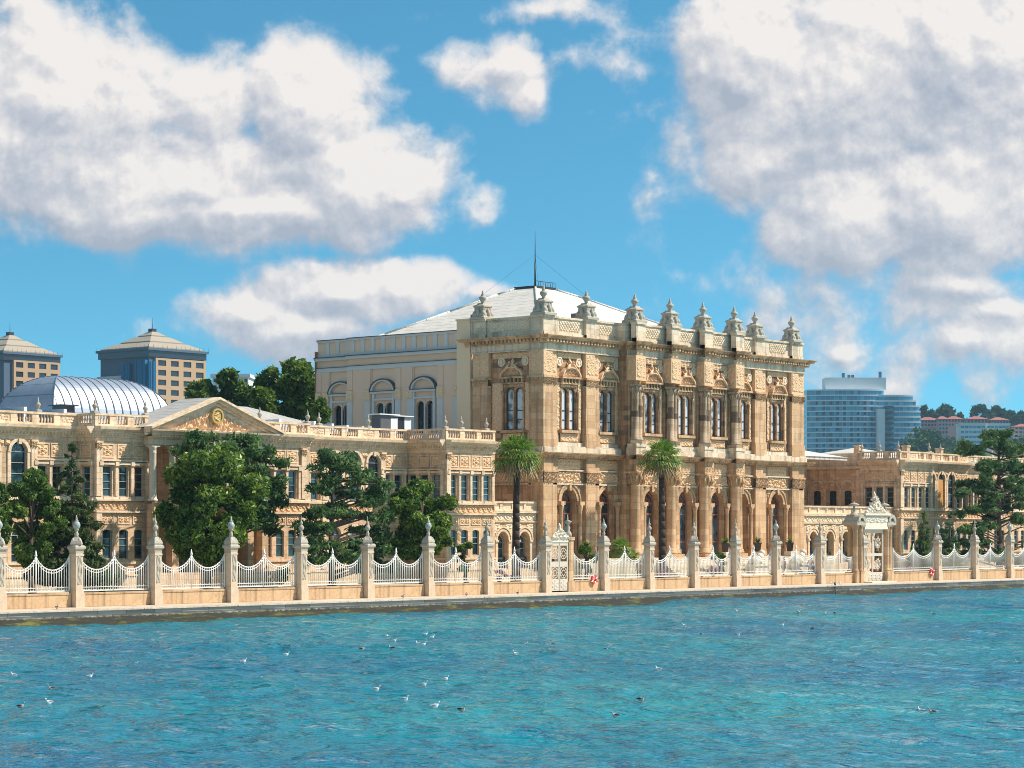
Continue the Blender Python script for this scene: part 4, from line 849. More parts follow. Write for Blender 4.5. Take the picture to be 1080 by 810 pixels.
def arcade(name, label, U0_, U1_, centres, loc, low_only=True):
    T_ = thing(name, label, 'garden arcade', loc); fr = Fr('F', 123.65); wl, tr, cv = MB(), MB(), MB()
    wl.wall(fr, U0_, U1_, .4, 6.2, [(c, 1.35, 1.6, 4.55, True) for c in centres], .55); wl.wbox(U0_, U1_, 124.2, 130, 5.6, 6.2)
    wl.wbox(U0_, U1_, 124.19, 124.3, .4, 5.6)
    tr.box(fr, U0_, U1_, .4, 1.5, -.02, .12)
    for c in centres:
        tr.arch(fr, c, 3.875, .68, .86, -.03, .10, n=16); tr.arch(fr, c, 3.875, .96, 1.06, -.03, .14, n=16)
        for sg in (-1, 1): tr.box(fr, c+sg*.8-.13, c+sg*.8+.13, 1.5, 3.7, -.03, .10); tr.box(fr, c+sg*.8-.18, c+sg*.8+.18, 3.7, 3.87, -.03, .18); 
        for sg in (-1, 1): cv.relief(fr, c+.75*min(sg,0)*1.55-(0 if sg < 0 else -.35), c+.75*min(sg,0)*1.55+.8+(0 if sg < 0 else .35), 4.0, 5.2, .02, .09, 'noise', step=.07, mask=lambda a, z, c=c: math.hypot(a-c, z-3.875) > 1.06)
    tr.box(fr, U0_, U1_, 5.3, 5.42, -.03, .14); tr.box(fr, U0_, U1_, 6.05, 6.25, -.03, .24)
    cv.relief(fr, U0_+.05, U1_-.05, 5.44, 6.02, .03, .1, 'guilloche', step=.07, tile=.9)
    tr.box(fr, U0_, U1_, 6.25, 6.36, -.3, .05); tr.box(fr, U0_, U1_, 6.85, 7.0, -.34, .1); tr.box(fr, U0_, U1_, 6.36, 6.85, -.2, -.04)
    n_ = round((U1_-U0_)/1.5)
    for i in range(n_+1):
        c = U0_+i*(U1_-U0_)/n_; tr.box(fr, max(U0_, c-.14), min(U1_, c+.14), 6.36, 6.85, -.28, .04)
    wl.build('wall', M['wing'], T_); tr.build('stone_trim', M['wing_trim'], T_); cv.build('carved_ornament', M['carved_pale'], T_)
    for c in centres:
        o_ = put('window', WIN['wing_arch_low'][0], T_, fr(c, 1.9, -.5)); put('window_frame', WIN['wing_arch_low'][1], o_, wloc(o_))
        q_ = MB(); q_.box(fr, c-.6, c+.6, 1.6, 2.5, -.45, -.25); q_.relief(fr, c-.5, c+.5, 1.65, 2.4, -.24, .1, 'lattice', tile=.3, step=.06); q_.build('grille', M['dark_iron'], T_)
    return T_
arcade('garden_arcade', 'short stone arcade with two arched windows behind the tall left palm', 143.65, 149.6, (145.3, 148.0), (146.6, 125, .55))
arcade('garden_arcade', 'stone arcade with terrace top between hall and ornate white gate', 188.8, 205.6, (190.9, 193.8, 196.7, 199.6, 202.5), (197, 125, .55))

RW = thing('palace_wing', 'right hand palace wing with white roofs behind the ornate gate and big cedar', 'palace wing', (225, 130, .55))
W = newW(RW)
wing_face(W, F123, 205.7, 212.2, rects=(206.95,208.35,209.75,211.15), pil=(205.98,))
wing_face(W, Fr('F', 124.0), 212.2, 221, arches=(213.6,215.6,217.6), rects=(219.2,220.4))
wing_face(W, Fr('F', 125.0), 221, 252, rects=(222.0,223.3,224.6,226,229,230.5,232,233.5,235,243,244.5,246), arches=(237,239,241), pil=(227.5,236,242,247.5))
FR2 = Fr('L', 205.7)
wing_face(W, FR2, 123, 127.6, rects=(124.1,125.35,126.6))
# plainer stretch of the return with blind arches
fr = Fr('L', 206.0)
W['wall'].wall(fr, 127.6, 136, .4, 6.0, []); W['wall'].wall(fr, 127.6, 136, 6.0, 11.7, [(c, .85, 7.2, 8.7, .35) for c in (129.2, 131.0, 132.9)], .2)
for c in (129.2, 131.0, 132.9): add_window('slot', RW, fr, c, 7.21, .18); W['trim'].arch(fr, c, 9.0, .62, .80, -.03, .10, n=14); W['trim'].box(fr, c+.82, c+1.05, 7.0, 9.0, -.03, .12)
W['trim'].box(fr, 127.5, 128.1, 6, 10.8, -.03, .2); W['trim'].box(fr, 127.6, 136, 10.9, 11.15, -.03, .3); W['trim'].box(fr, 127.6, 136, 11.7, 12.5, -.3, 0); W['balustrade'].relief(fr, 128.4, 135, 11.85, 12.35, .005, .05, 'lattice', tile=.4, step=.08)
doneW(W)
for x_, y_ in ((206.1,123.3),(212,123.2),(216,124.2),(223,125.2),(228.6,125.2),(236,125.2),(206.0,125.4),(206.2,127.6)): put('finial', finm, RW, (x_, y_+.1, 12.6))
q_ = MB(); q_.box(Fr('F', 123.9), 214.85, 216.35, 7, 9.8, -.02, .0+.03); 
o_ = MB(); o_.box(Fr('F', 124.0), 214.98, 216.22, 6.98, 9.9, -.12, -.06); o_.build('orange_blind', simple('orange_blind', (.62,.30,.09), .7, var=.12), RW)
rf = MB(); rf.wbox(206.2, 252, 124.6, 150, 11.3, 11.9)
rf.build('roof', M['roof_grey'], RW)
for x0_, x1_, y0_, y1_, zz in ((191,205,128.5,141,13.4),(206.6,218,126.5,138,13.3),(218,231,127,140,13.3),(231,251,127,141,13.2),(200,214,141,150,13.8)):
    rw = MB(); hip(rw, x0_, x1_, y0_, y1_, 12.0, zz); rw.wbox(x0_+.1, x1_-.1, y0_+.1, y1_-.1, 11.7, 12.0); rw.build('hipped_roof', M['roof_white'], RW)
for x_, y_ in ((206.9,128.6),(210.6,125.2),(212.0,126.0),(219.6,126.5)):
    q_ = MB(); q_.wbox(x_-.3, x_+.3, y_-.3, y_+.3, 11.8, 13.2); q_.wbox(x_-.36, x_+.36, y_-.36, y_+.36, 13.2, 13.32); q_.build('chimney', M['wing'], RW)
bk = MB(); bk.wbox(188.9, 206, 134, 146, .4, 11.9); bk.build('rear_link_wall', M['wing'], RW)

# ------------------------------------------------------------------ waterside fence
PX = [-85, 0, 82, 165, 245, 319, 389, 453, 515, 576.5, 638, 686, 733, 777, 819.5, 866, 911, 990, 1029, 1066, 1100]
PU = [ux(x_, 112.3) for x_ in PX]
globe_ids = {1, 2, 4, 7, 10, 14, 17, 19}
sh = MB(); fy = 112.02
def pillar(mb_, u):
    mb_.wbox(u-.33, u+.33, fy+.03, fy+.77, -.02, .84); mb_.wbox(u-.27, u+.27, fy+.1, fy+.7, .84, 3.3)
    mb_.wbox(u-.31, u+.31, fy+.07, fy+.73, 3.08, 3.2); mb_.wbox(u-.31, u+.31, fy+.07, fy+.73, .84, 1.0)
cap_ = MB(); cap_.sqlathe((0,0,0), [(.30,-.2),(.31,0),(.40,.08),(.40,.20),(.32,.28)]); cap_.build
cap_.relief(Fr('F', -.30), -.18, .18, -2.1, -.35, .004, .04, 'scroll', tile=.45, step=.05)
capm = cap_.mesh('pillar_cap', M['grey_stone'])
u1 = MB(); u1.sqlathe((0,0,0), [(.31,0),(.34,.1),(.30,.26),(.20,.40),(.15,.5)])
for k in range(4):
    a = math.pi/4+k*math.pi/2; u1.lathe((.28*math.cos(a), .28*math.sin(a), .02), [(.02,0),(.11,.06),(.12,.2),(.07,.36),(.02,.42)], 7)
u1.lathe((0,0,0), [(.16,.48),(.11,.6),(.14,.7),(.09,.78),(.08,.95)], 10); urn_base = u1.mesh('urn_base', M['grey_stone'])
g1 = MB(); g1.lathe((0,0,0), [(.09,0),(.17,.08),(.23,.2),(.24,.3),(.18,.45),(.08,.52)], 14); globe_m = g1.mesh('lamp_globe', M['globe'])
g2 = MB(); g2.lathe((0,0,0), [(.10,.50),(.12,.56),(.05,.62),(.06,.68),(.02,.88)], 8); g2.lathe((0,0,0), [(.12,-.06),(.14,0),(.10,.04)], 8); gtop_m = g2.mesh('lamp_finial', M['grey_stone'])
f1 = MB(); f1.lathe((0,0,0), [(.1,-.05),(.17,.04),(.2,.16),(.12,.28),(.06,.34),(.11,.42),(.09,.52),(.03,.62),(.03,.75),(.01,.95)], 9); fin_m = f1.mesh('stone_finial', M['grey_stone'])
def nth(i): return ['first','second','third','fourth','fifth','sixth','seventh','eighth','ninth','tenth','eleventh','twelfth','thirteenth','fourteenth','fifteenth','sixteenth','seventeenth','eighteenth','nineteenth','twentieth','twenty-first','twenty-second','twenty-third','twenty-fourth','twenty-fifth','twenty-sixth','twenty-seventh','twenty-eighth','twenty-ninth','thirtieth','thirty-first','thirty-second','thirty-third','thirty-fourth'][i]
shaft_m = None
BIG = {9, 16, 17}
for i, u in enumerate(PU):
    kind_ = 'lamp globe' if i in globe_ids else 'carved stone finial'
    vis = i-1
    if i == 0: lab = 'stone fence pillar with carved stone finial beyond the photo\'s edge at left'; 
    elif i == len(PU)-1: lab = 'stone fence pillar with carved stone finial just past the cedar at the edge'
    else: lab = f'stone fence pillar topped by a {kind_}, {nth(vis)} pillar along the quay from the left'
    if i in (0, len(PU)-1): continue
    T_ = thing('fence_pillar', lab, 'pillar', (u, fy+.4, 0), 'stone pillars of the waterside fence')
    if shaft_m is None:
        s_m = MB(); pillar(s_m, 0); shaft_m = s_m.mesh('shaft', M['pillar'], (0, fy+.4, 0))
    put('shaft', shaft_m, T_, (u, fy+.4, 0)); c_o = put('pillar_cap', capm, T_, (u, fy+.4, 3.45))
    b_o = put('urn_base', urn_base, T_, (u, fy+.4, 3.73), random.choice((0, .785)))
    if i in globe_ids: put('lamp_globe', globe_m, T_, (u, fy+.4, 4.68)); put('lamp_finial', gtop_m, T_, (u, fy+.4, 4.68))
    else: put('stone_finial', fin_m, T_, (u, fy+.4, 4.68))
def curve_z(t, half=False):
    """top rail: two hanging swags meeting in a raised point"""
    q = (t*2) % 1 if not half else t
    s_ = 4*q*(1-q); return 3.06 - .82*s_**.8
def rails(mb_, a, b_, half=False, zb=.95):
    n_ = max(8, round((b_-a)/.19)); y = fy+.62
    pts = [(a+(b_-a)*k/40, y, curve_z(k/40, half)) for k in range(41)]
    mb_.path(pts, .042, 6); mb_.path([(x_, y_, z_-.17) for x_, y_, z_ in pts], .026, 5)
    mb_.wbox(a, b_, y-.03, y+.03, zb, zb+.06); mb_.wbox(a, b_, y-.02, y+.02, zb+.22, zb+.26)
    for k in range(1, n_):
        t_ = k/n_; x_ = a+(b_-a)*t_; big = (not half and k == round(n_/2))
        mb_.tube((x_, y, zb), (x_, y, curve_z(t_, half)), .024 if not big else .05, n=5)
        if k % 2: mb_.lathe((x_, y, zb+.24), [(.01,0),(.05,.05),(.01,.12)], 5)
        mb_.arch(Fr('F', y), x_, zb+.05, .05, .075, -.012, .012, n=5)
    if not half: mb_.lathe(((a+b_)/2, y, 3.02), [(.02,0),(.1,.1),(.07,.18),(.02,.42)], 6)
    for t_ in (0, 1): mb_.wbox(a+(b_-a)*t_-.035, a+(b_-a)*t_+.035, y-.03, y+.03, zb, 3.1)
backs = {1:'the left edge trees',2:'the dark conifer',3:'the large magnolia',4:'the magnolia edge and its lamp',5:'the spreading cedar',6:'the dark round magnolia',7:'the dark magnolia and small bush',8:'the tall left palm'}
for i in range(0, len(PU)-1):
    a, b_ = PU[i]+.38, PU[i+1]-.38; half = False
    if i == 16: continue                       # ornate gate stands here
    if i == 9: a = ux(604, 112.3)+.42; half = True   # short panel right of the small gate
    if i == 0: a = PU[1]-5.0
    b2 = b_
    lab = f'white iron railing on a stone plinth between the {nth(i-1)} and {nth(i)} fence pillars' if 0 < i < len(PU)-2 else ('white iron railing on plinth running out of the left edge' if i == 0 else 'white iron railing on plinth running out of the right edge')
    if i == 9: lab = 'narrow white iron railing panel with red lifebuoy, right of the small white gate'
    T_ = thing('fence_panel', lab, 'railing', ((a+b_)/2, fy+.4, 0), 'white iron railings along the quay')
    p = MB(); p.wbox(a, b_, fy+.44, fy+.80, -.02, .76); p.wbox(a, b_, fy+.40, fy+.84, .76, .86); p.build('plinth', M['plinth'], T_)
    p = MB(); rails(p, a, b_, half); p.build('railing', M['white_iron'], T_)
# large gate gap panel to the right of the ornate gate
ga, gb = ux(893, 112), ux(945, 112)
a, b_ = gb+.5, PU[17]-.38
T_ = thing('fence_panel', 'white iron railing with red lifebuoy right of the ornate gate', 'railing', ((a+b_)/2, fy+.4, 0), 'white iron railings along the quay')
p = MB(); p.wbox(a, b_, fy+.44, fy+.80, -.02, .76); p.wbox(a, b_, fy+.40, fy+.84, .76, .86); p.build('plinth', M['plinth'], T_)
p = MB(); rails(p, a, b_); p.build('railing', M['white_iron'], T_)
for k, (x_, y_) in enumerate(((626.5, 611), (983, 603))):
    v_ = 112.34; u = ux(x_, v_); Z = CT*u+ST*v_; z = CAMH+(HOR-y_)/FPX*Z
    p = MB(); F_ = Fr('F', v_)
    ob = thing('lifebuoy', 'red lifebuoy hung on the railing ' + ('next to the small white gate' if k == 0 else 'right of the ornate gate'), 'lifebuoy', (u, v_, z-.35), 'lifebuoys on the fence')
    p.arch(F_, u, z, .17, .34, -.07, .07, 0, 2*math.pi, 20); p.build('ring', M['red'], ob)
    p = MB()
    for j in range(4): p.arch(F_, u, z, .16, .35, -.08, .08, j*math.pi/2+.3, j*math.pi/2+.62, 3)
    p.build('band', M['white'], ob)

# small double gate
x0_, x1_ = ux(582, 112.2), ux(600, 112.2); xc = (x0_+x1_)/2
T_ = thing('iron_gate', 'small white double gate with floral cut-outs and carved crest left of the palm garden', 'gate', (xc, 112.3, 0))
FG = Fr('F', 112.3)
for x_ in (x1_+.35,):
    p = MB(); p.box(FG, x_-.28, x_+.28, 0, 3.9, -.7, .05); p.box(FG, x_-.36, x_+.36, 0, .8, -.75, .1); p.box(FG, x_-.36, x_+.36, 3.9, 4.15, -.75, .12); p.build('gate_post', M['plinth'], T_)
    p = MB(); p.lathe((x_, 112.6, 4.15), [(.34,0),(.3,.3),(.15,.5),(.22,.7),(.1,.9),(.28,1.1),(.34,1.16),(.05,1.3),(.03,1.7)], 10); p.build('lamp_finial', M['grey_stone'], T_)
p = MB(); p.box(FG, x0_-.15, x1_+.1, 3.75, 4.0, -.25, .05); p.relief(FG, x0_-.1, x1_+.05, 4.0, 4.75, .06, .15, 'noise', step=.05, mask=lambda a, z: z-4.0 < .85-1.3*abs(a-xc)/(x1_-x0_)); p.box(FG, xc-.3, xc+.3, 4.0, 4.6, -.1, .05); p.lathe((xc, 112.3, 4.6), [(.2,0),(.22,.1),(.1,.25),(.15,.35),(.02,.6)], 8)
p.build('crest', M['white_stone'], T_)
for k in range(2):
    a, b_ = (x0_, xc-.02) if k == 0 else (xc+.02, x1_)
    p = MB(); c = (a+b_)/2; hw_ = (b_-a)/2
    for s0, s1 in ((a, a+.09), (b_-.09, b_)): p.box(FG, s0, s1, .1, 3.75, -.08, 0)
    for z0, z1 in ((.1, 1.0), (1.9, 2.3), (3.5, 3.75)): p.box(FG, a, b_, z0, z1, -.07, -.005)
    for zc_ in (1.45, 2.9):
        for rr in (hw_*.85, hw_*.45): p.arch(FG, c, zc_, rr-.05, rr, -.06, -.01, 0, 2*math.pi, 14)
        for j in range(8):
            t_ = j*math.pi/4; p.tube(FG(c+hw_*.4*math.cos(t_), zc_+hw_*.4*math.sin(t_), -.03), FG(c+hw_*.85*math.cos(t_), zc_+.45*math.sin(t_), -.03), .03, n=4)
    p.relief(FG, a+.1, b_-.1, .2, .95, 0, .05, 'rosette', step=.05); p.build('gate_leaf', M['gate_paint'], T_)

# ornate sea gate
T_ = thing('palace_gate', 'ornate white and stone palace gate with carved crest and paired columns', 'palace gate', ((ga+gb)/2, 112.6, 0))
gc = (ga+gb)/2; dw = (ux(933, 112.2)-ux(913, 112.2))/2*1.12; gd = (ux(933, 112.2)+ux(913, 112.2))/2
for sg in (-1, 1):
    for off, yy in ((dw+.45, 0), (dw+1.05, .1), (dw+.8, .75)):
        p = MB(); c = gd+sg*off
        p.wbox(c-.36, c+.36, 112.05+yy, 112.75+yy, -.02, 1.0); p.lathe((c, 112.4+yy, 1.0), [(.33,0),(.33,.1),(.27,.18),(.255,.3),(.23,3.5),(.26,3.55),(.24,3.62),(.30,3.85),(.38,4.05)], 12); p.sqlathe((c, 112.4+yy, 5.0), [(.38,0),(.38,.12)])
        p.build('column', M['plinth'], T_)
    p = MB(); c = gd+sg*(dw+.78); p.wbox(c-.72, c+.72, 112.0, 113.6, 5.12, 5.45); p.arch(Fr('F', 112.0), c, 5.45, .32, .62, -1.4, .06, n=14); p.wbox(c-.6, c+.6, 112.15, 113.5, 5.4, 5.6)
    p.lathe((c, 112.8, 5.9), [(.5,0),(.36,.2),(.18,.34),(.13,.5),(.22,.62),(.10,.78),(.08,.95)], 10); p.lathe((c, 112.8, 6.8), [(.05,0),(.42,.08),(.48,.14),(.30,.24),(.04,.34),(.02,.5)], 12); p.build('lamp_turret', M['grey_stone'], T_)
p = MB(); p.box(Fr('F', 112.1), gd-dw-.15, gd+dw+.15, 4.75, 5.3, -.9, .05); p.relief(Fr('F', 112.1), gd-dw, gd+dw, 5.34, 5.9, .06, .06, 'scroll', step=.05); p.box(Fr('F', 112.1), gd-dw-.1, gd+dw+.1, 5.3, 6.0, -.8, .05)
p.box(Fr('F', 112.1), gd-dw-.35, gd+dw+.35, 6.0, 6.18, -.9, .25); p.box(Fr('F', 112.1), gd-1.0, gd+1.0, 6.15, 6.7, -.4, .0); p.box(Fr('F', 112.1), gd-.6, gd+.6, 6.7, 7.15, -.35, -.02)
p.relief(Fr('F', 112.1), gd-dw-.2, gd+dw+.2, 6.18, 7.9, .01, .18, 'noise', step=.055, mask=lambda a, z: z-6.18 < 1.65-1.15*abs(a-gd)**.85)
p.arch(Fr('F', 112.1), gd, 6.85, .24, .38, -.1, .2, 0, 2*math.pi, 16); p.lathe((gd, 112.3, 7.3), [(.3,0),(.34,.12),(.2,.3),(.1,.4),(.16,.55),(.02,.85)], 8)
for sg in (-1, 1):
    for k in range(4): p.lathe((gd+sg*(.55+.32*k), 112.15, 6.85-.2*k), [(.02,-.2),(.2,-.08),(.22,.05),(.02,.25)], 8)
p.build('crest', M['white_stone'], T_)
p = MB(); FD = Fr('F', 112.45)
for s0, s1 in ((gd-dw, gd-dw+.16), (gd+dw-.16, gd+dw), (gd-.07, gd+.07)): p.box(FD, s0, s1, .05, 4.75, -.1, .0)
for z0, z1 in ((.05, .9), (2.35, 2.6), (4.4, 4.75)): p.box(FD, gd-dw, gd+dw, z0, z1, -.09, -.005)
for zc_, rr in ((1.6, .6), (3.5, .75)):
    for cc in (gd-dw/2, gd+dw/2):
        for r_ in (.5, .3): p.arch(FD, cc, zc_, r_*.9-.06, r_*.9, -.07, -.02, 0, 2*math.pi, 16)
        for j in range(10):
            t_ = j*math.pi/5; p.tube(FD(cc+.1*math.cos(t_), zc_+.1*math.sin(t_), -.04), FD(cc+.62*math.cos(t_)*.8, zc_+rr*math.sin(t_), -.04), .04, n=4)
p.relief(FD, gd-dw+.1, gd+dw-.1, .15, .85, 0, .06, 'rosette', step=.06); p.build('gate_leaf', M['gate_paint'], T_)
p = MB(); p.wbox(gd-dw-.3, gd+dw+.3, 111.2, 112.2, -.02, .10); p.build('threshold', M['white_stone'], T_)

# ------------------------------------------------------------------ trees and plants
def leaf_cloud(mb_pts, sizes, flat=.0, nrm=None):
    """numpy batch of small bent leaf tufts"""
    N = len(mb_pts); 
    a = rng.normal(size=(N, 3)); a /= np.linalg.norm(a, axis=1)[:, None]
    if nrm is not None: a = a*(1-flat) + nrm*flat; a /= np.linalg.norm(a, axis=1)[:, None]
    t = rng.normal(size=(N, 3)); u = np.cross(a, t); u /= np.linalg.norm(u, axis=1)[:, None]; v = np.cross(a, u)
    return a, u, v
def foliage(name, m, parent, clumps, n, size, spread=.34, elong=1.5, flat=.3, drop=0.):
    """clumps: rows of (x, y, z, rx, ry, rz); leaf tufts gather near the clump surfaces"""
    C_ = np.array(clumps, float); vol = (C_[:,3]*C_[:,4]*C_[:,5])**(2/3); idx = rng.choice(len(C_), n, p=vol/vol.sum())
    c = C_[idx]; d = rng.normal(size=(n, 3)); d /= np.linalg.norm(d, axis=1)[:, None]
    r = 1-np.abs(rng.normal(0, spread, n)); r = np.clip(r, .05, 1.12)
    p = c[:, :3] + d*c[:, 3:6]*r[:, None]; p[:, 2] -= drop*np.abs(d[:, 0])
    a, u, v = leaf_cloud(p, None, flat, d)
    s_ = size*(.45+1.15*rng.random(n)**1.6)[:, None]
    v0 = p-u*s_*elong; v1 = p-v*s_*.6+a*s_*.15; v2 = p+u*s_*elong; v3 = p+v*s_*.6+a*s_*.15
    V = np.stack([v0, v1, v2, v3], 1).reshape(-1, 3); o = np.array(wloc(parent)); V = V-o
    me = bpy.data.meshes.new(name); me.vertices.add(4*n); me.vertices.foreach_set('co', V.ravel())
    me.loops.add(4*n); me.loops.foreach_set('vertex_index', np.arange(4*n, dtype=np.int32)); me.polygons.add(n)
    me.polygons.foreach_set('loop_start', np.arange(0, 4*n, 4, dtype=np.int32)); me.polygons.foreach_set('loop_total', np.full(n, 4, np.int32))
    me.materials.append(m); me.update(calc_edges=True); me.validate()
    ob = bpy.data.objects.new(name, me); COL.objects.link(ob); ob.parent = parent; return ob
def limbs(mb, base, top, r, ends, n=6):
    base, top = Vector(base), Vector(top); k = 5; pts = [base.lerp(top, i/k)+Vector((random.uniform(-.1,.1), random.uniform(-.1,.1), 0))*(i > 0) for i in range(k+1)]
    for i in range(k): mb.tube(pts[i], pts[i+1], r*(1-.75*i/k), r*(1-.75*(i+1)/k), 8)
    mb.tube(base-Vector((0,0,.1)), base+Vector((0,0,.35)), r*1.5, r*1.0, 8)
    for e in ends:
        e = Vector(e); t = min(.95, max(.25, (e.z-base.z)/(max(.1, top.z-base.z))*.7)); s_ = base.lerp(top, t); m_ = s_.lerp(e, .5)+Vector((0,0,random.uniform(-.1,.35)))
        mb.tube(s_, m_, r*.32, r*.2, 6); mb.tube(m_, e, r*.2, r*.06, 5)
def broad(name, label, cat, m, cx_, ybot, ytop, xl, xr, v, n=9000, size=.17, nb=26, trunk=True, group=None, seed=1, gz=.55, shape=1., bark='bark'):
    """a round crowned tree standing on the line Y = v; size taken from its outline in metres"""
    random.seed(seed); u = ux(cx_, v); Z = CT*u+ST*v; k_ = Z/FPX; z1 = CAMH+(HOR-ytop)*k_; z0 = CAMH+(HOR-ybot)*k_
    hw_ = (xr-xl)/2*k_; cu = ux((xl+xr)/2, v)
    T_ = thing(name, label, cat, (u, v, gz), group); cz, hz = (z0+z1)/2, (z1-z0)/2; cl = []
    for i in range(nb):
        a = random.uniform(0, 6.283); ph = random.uniform(-1, 1); rr = math.sqrt(max(0, 1-ph*ph))*random.uniform(.35, .86)
        s_ = random.uniform(.16, .40)
        cl.append((cu+hw_*rr*math.cos(a)*1.0, v+hw_*.85*rr*math.sin(a), cz+hz*ph*.80*shape, hw_*s_*.85, hw_*s_*.85, min(hz, hw_)*s_*.62))
    if trunk: b_ = MB(); limbs(b_, (u, v, gz), (cu, v, cz+hz*.4), .16+.03*hw_, [c[:3] for c in cl[::2]]); b_.build('trunk', M[bark], T_)
    foliage('crown', M[m], T_, cl, int(n*1.7), size*.78); return T_
broad('magnolia_tree', 'large dark glossy magnolia in front of the portico columns', 'tree', 'leaf_magnolia', 220, 597, 468, 156, 286, 118.5, 26000, .155, 62, seed=3)
broad('magnolia_tree', 'dark round magnolia right of the spreading cedar, before the wing corner', 'tree', 'leaf_magnolia', 446, 597, 502, 399, 491, 118, 15000, .15, 38, seed=8)
broad('garden_tree', 'bushy green tree just right of the left frame edge behind the railing', 'tree', 'leaf_mid', 34, 606, 490, -4, 70, 119, 17000, .16, 40, seed=11)
broad('garden_tree', 'light green leafy tree cut by the left edge of the photo', 'tree', 'leaf_mid', -4, 600, 500, -34, 22, 116, 6000, .16, 20, seed=12)
broad('garden_shrub', 'small leafy shrub beside the dark round magnolia, before the wing windows', 'shrub', 'leaf_magnolia', 492, 612, 562, 478, 500, 117, 2500, .13, 14, seed=13, trunk=True)
broad('garden_shrub', 'bright green round shrub just right of the small white gate', 'shrub', 'leaf_bright', 618, 610, 565, 606, 632, 115.5, 3000, .13, 14, seed=14)
broad('garden_shrub', 'dark clipped bush below the hall steps, behind the railing', 'shrub', 'leaf_mid', 756, 606, 583, 742, 772, 116.5, 2500, .11, 14, seed=15)
broad('garden_shrub', 'low green bush under the big cedar branches near the gate', 'shrub', 'leaf_mid', 968, 600, 574, 955, 984, 117, 2200, .12, 12, seed=16, trunk=False)
broad('garden_shrub', 'low green bush between the two small conifers', 'shrub', 'leaf_mid', 1000, 602, 578, 992, 1012, 116, 2000, .12, 12, seed=17, trunk=False)
broad('garden_shrub', 'low sloping bush under the large magnolia, right side', 'shrub', 'leaf_mid', 300, 622, 594, 286, 312, 116, 2500, .11, 12, seed=18, trunk=False)
broad('garden_shrub', 'low bush seen through the railing before the left wing windows', 'shrub', 'leaf_mid', 108, 626, 600, 96, 122, 117, 2500, .11, 12, seed=19, trunk=False)
for k, (x_, lab) in enumerate(((528, 'pink flowering bush at the foot of the left palm'), (700, 'violet flowering bush at the foot of the right palm'), (752, 'pink flowering bush below the hall terrace'), (858, 'violet flowering bush in front of the right arcade'), (925, 'pink flowering bush glimpsed through the railing by the ornate gate'), (960, 'pink flowering bush right of the ornate gate'))):
    broad('flower_bush', lab, 'flowering bush', 'flower', x_, 614 if x_ < 600 else 608, 600 if x_ < 600 else 597, x_-9, x_+9, 115.4, 700, .09, 9, seed=30+k, trunk=False)

def cedar(name, label, cx_, trunk_x, ybot, ytop, v, layers, n, size, m='leaf_cedar', seed=1, lean=0., group=None, r=.28):
    random.seed(seed); u = ux(trunk_x, v); Z = CT*u+ST*v; k_ = Z/FPX; zof = lambda y: CAMH+(HOR-y)*k_
    T_ = thing(name, label, 'cedar', (u, v, .55), group); cl = []; b_ = MB(); tp = Vector((u+lean, v, zof(ytop)-.3))
    limbs(b_, (u, v, .55), tp, r, [])
    for (x0_, x1_, y_, th) in layers:     # each layer: a spray of branch plates
        hu = (x1_-x0_)*k_; cnt = max(3, int(hu/1.1)); z = zof(y_)
        for j in range(cnt+2):
            x_ = x0_+(x1_-x0_)*((j+random.uniform(.2,.8))/(cnt+2)); uu = ux(x_, v); vv = v+random.uniform(-1, 1)*min(2.6, hu*.35)
            w_ = random.uniform(.7, 1.25); zz = z+random.uniform(-.75, .55)*th-abs(uu-u)*.05
            for q in range(3): cl.append((uu+random.uniform(-.5,.5), vv+random.uniform(-.5,.5), zz+random.uniform(-.3,.2), w_*random.uniform(.5,.9), w_*random.uniform(.5,.9), .30*random.uniform(.5,1.6)))
            s_ = Vector((u+lean*.5, v, max(.9, zz-abs(uu-u)*.12-.2))); m_ = s_.lerp(Vector((uu, vv, zz)), .55)+Vector((0,0,.18)); b_.tube(s_, m_, .09, .06, 5); b_.tube(m_, (uu, vv, zz-.05), .06, .02, 4)
    b_.build('trunk', M['bark'], T_); foliage('crown', M[m], T_, cl, n, size, .5, 2.0, .1); return T_
cedar('cedar_tree', 'spreading blue green cedar with bare dark limbs before the middle of the left wing', 352, 350, 600, 478, 119,
      [(336,362,481,.3),(332,378,492,.5),(340,400,505,.5),(334,372,516,.4),(376,404,520,.5),(322,366,538,.5),(372,412,540,.4),(324,340,556,.4),(380,404,560,.4),(320,350,572,.4),(366,400,574,.4),(330,380,588,.5),(376,412,592,.4)], 17000, .12, seed=4)
cedar('cedar_tree', 'blue green cedar rising behind the large magnolia, touching the pediment', 250, 246, 560, 458, 122,
      [(192,264,463,.5),(200,280,473,.5),(236,286,484,.5),(250,292,496,.5),(256,296,508,.5),(260,290,520,.5),(262,286,534,.5),(268,290,550,.4)], 15000, .12, seed=5)
cedar('cedar_tree', 'big dark layered cedar at the right edge in front of the right wing', 1050, 1054, 606, 456, 118.5,
      [(1040,1066,458,.25),(1028,1082,464,.4),(1022,1096,471,.5),(1034,1050,488,.4),(1062,1080,486,.3),(1028,1090,494,.5),(1018,1074,504,.5),(1010,1062,514,.5),(1056,1100,512,.5),(1030,1084,522,.5),(1016,1046,534,.4),(1060,1104,530,.5),(1050,1100,545,.4),(1008,1040,552,.4),(1006,1050,566,.6),(1066,1110,568,.6),(1010,1060,580,.6),(1040,1108,586,.6)], 34000, .13, 'leaf_conifer' if False else 'leaf_cedar', seed=6, r=.34)

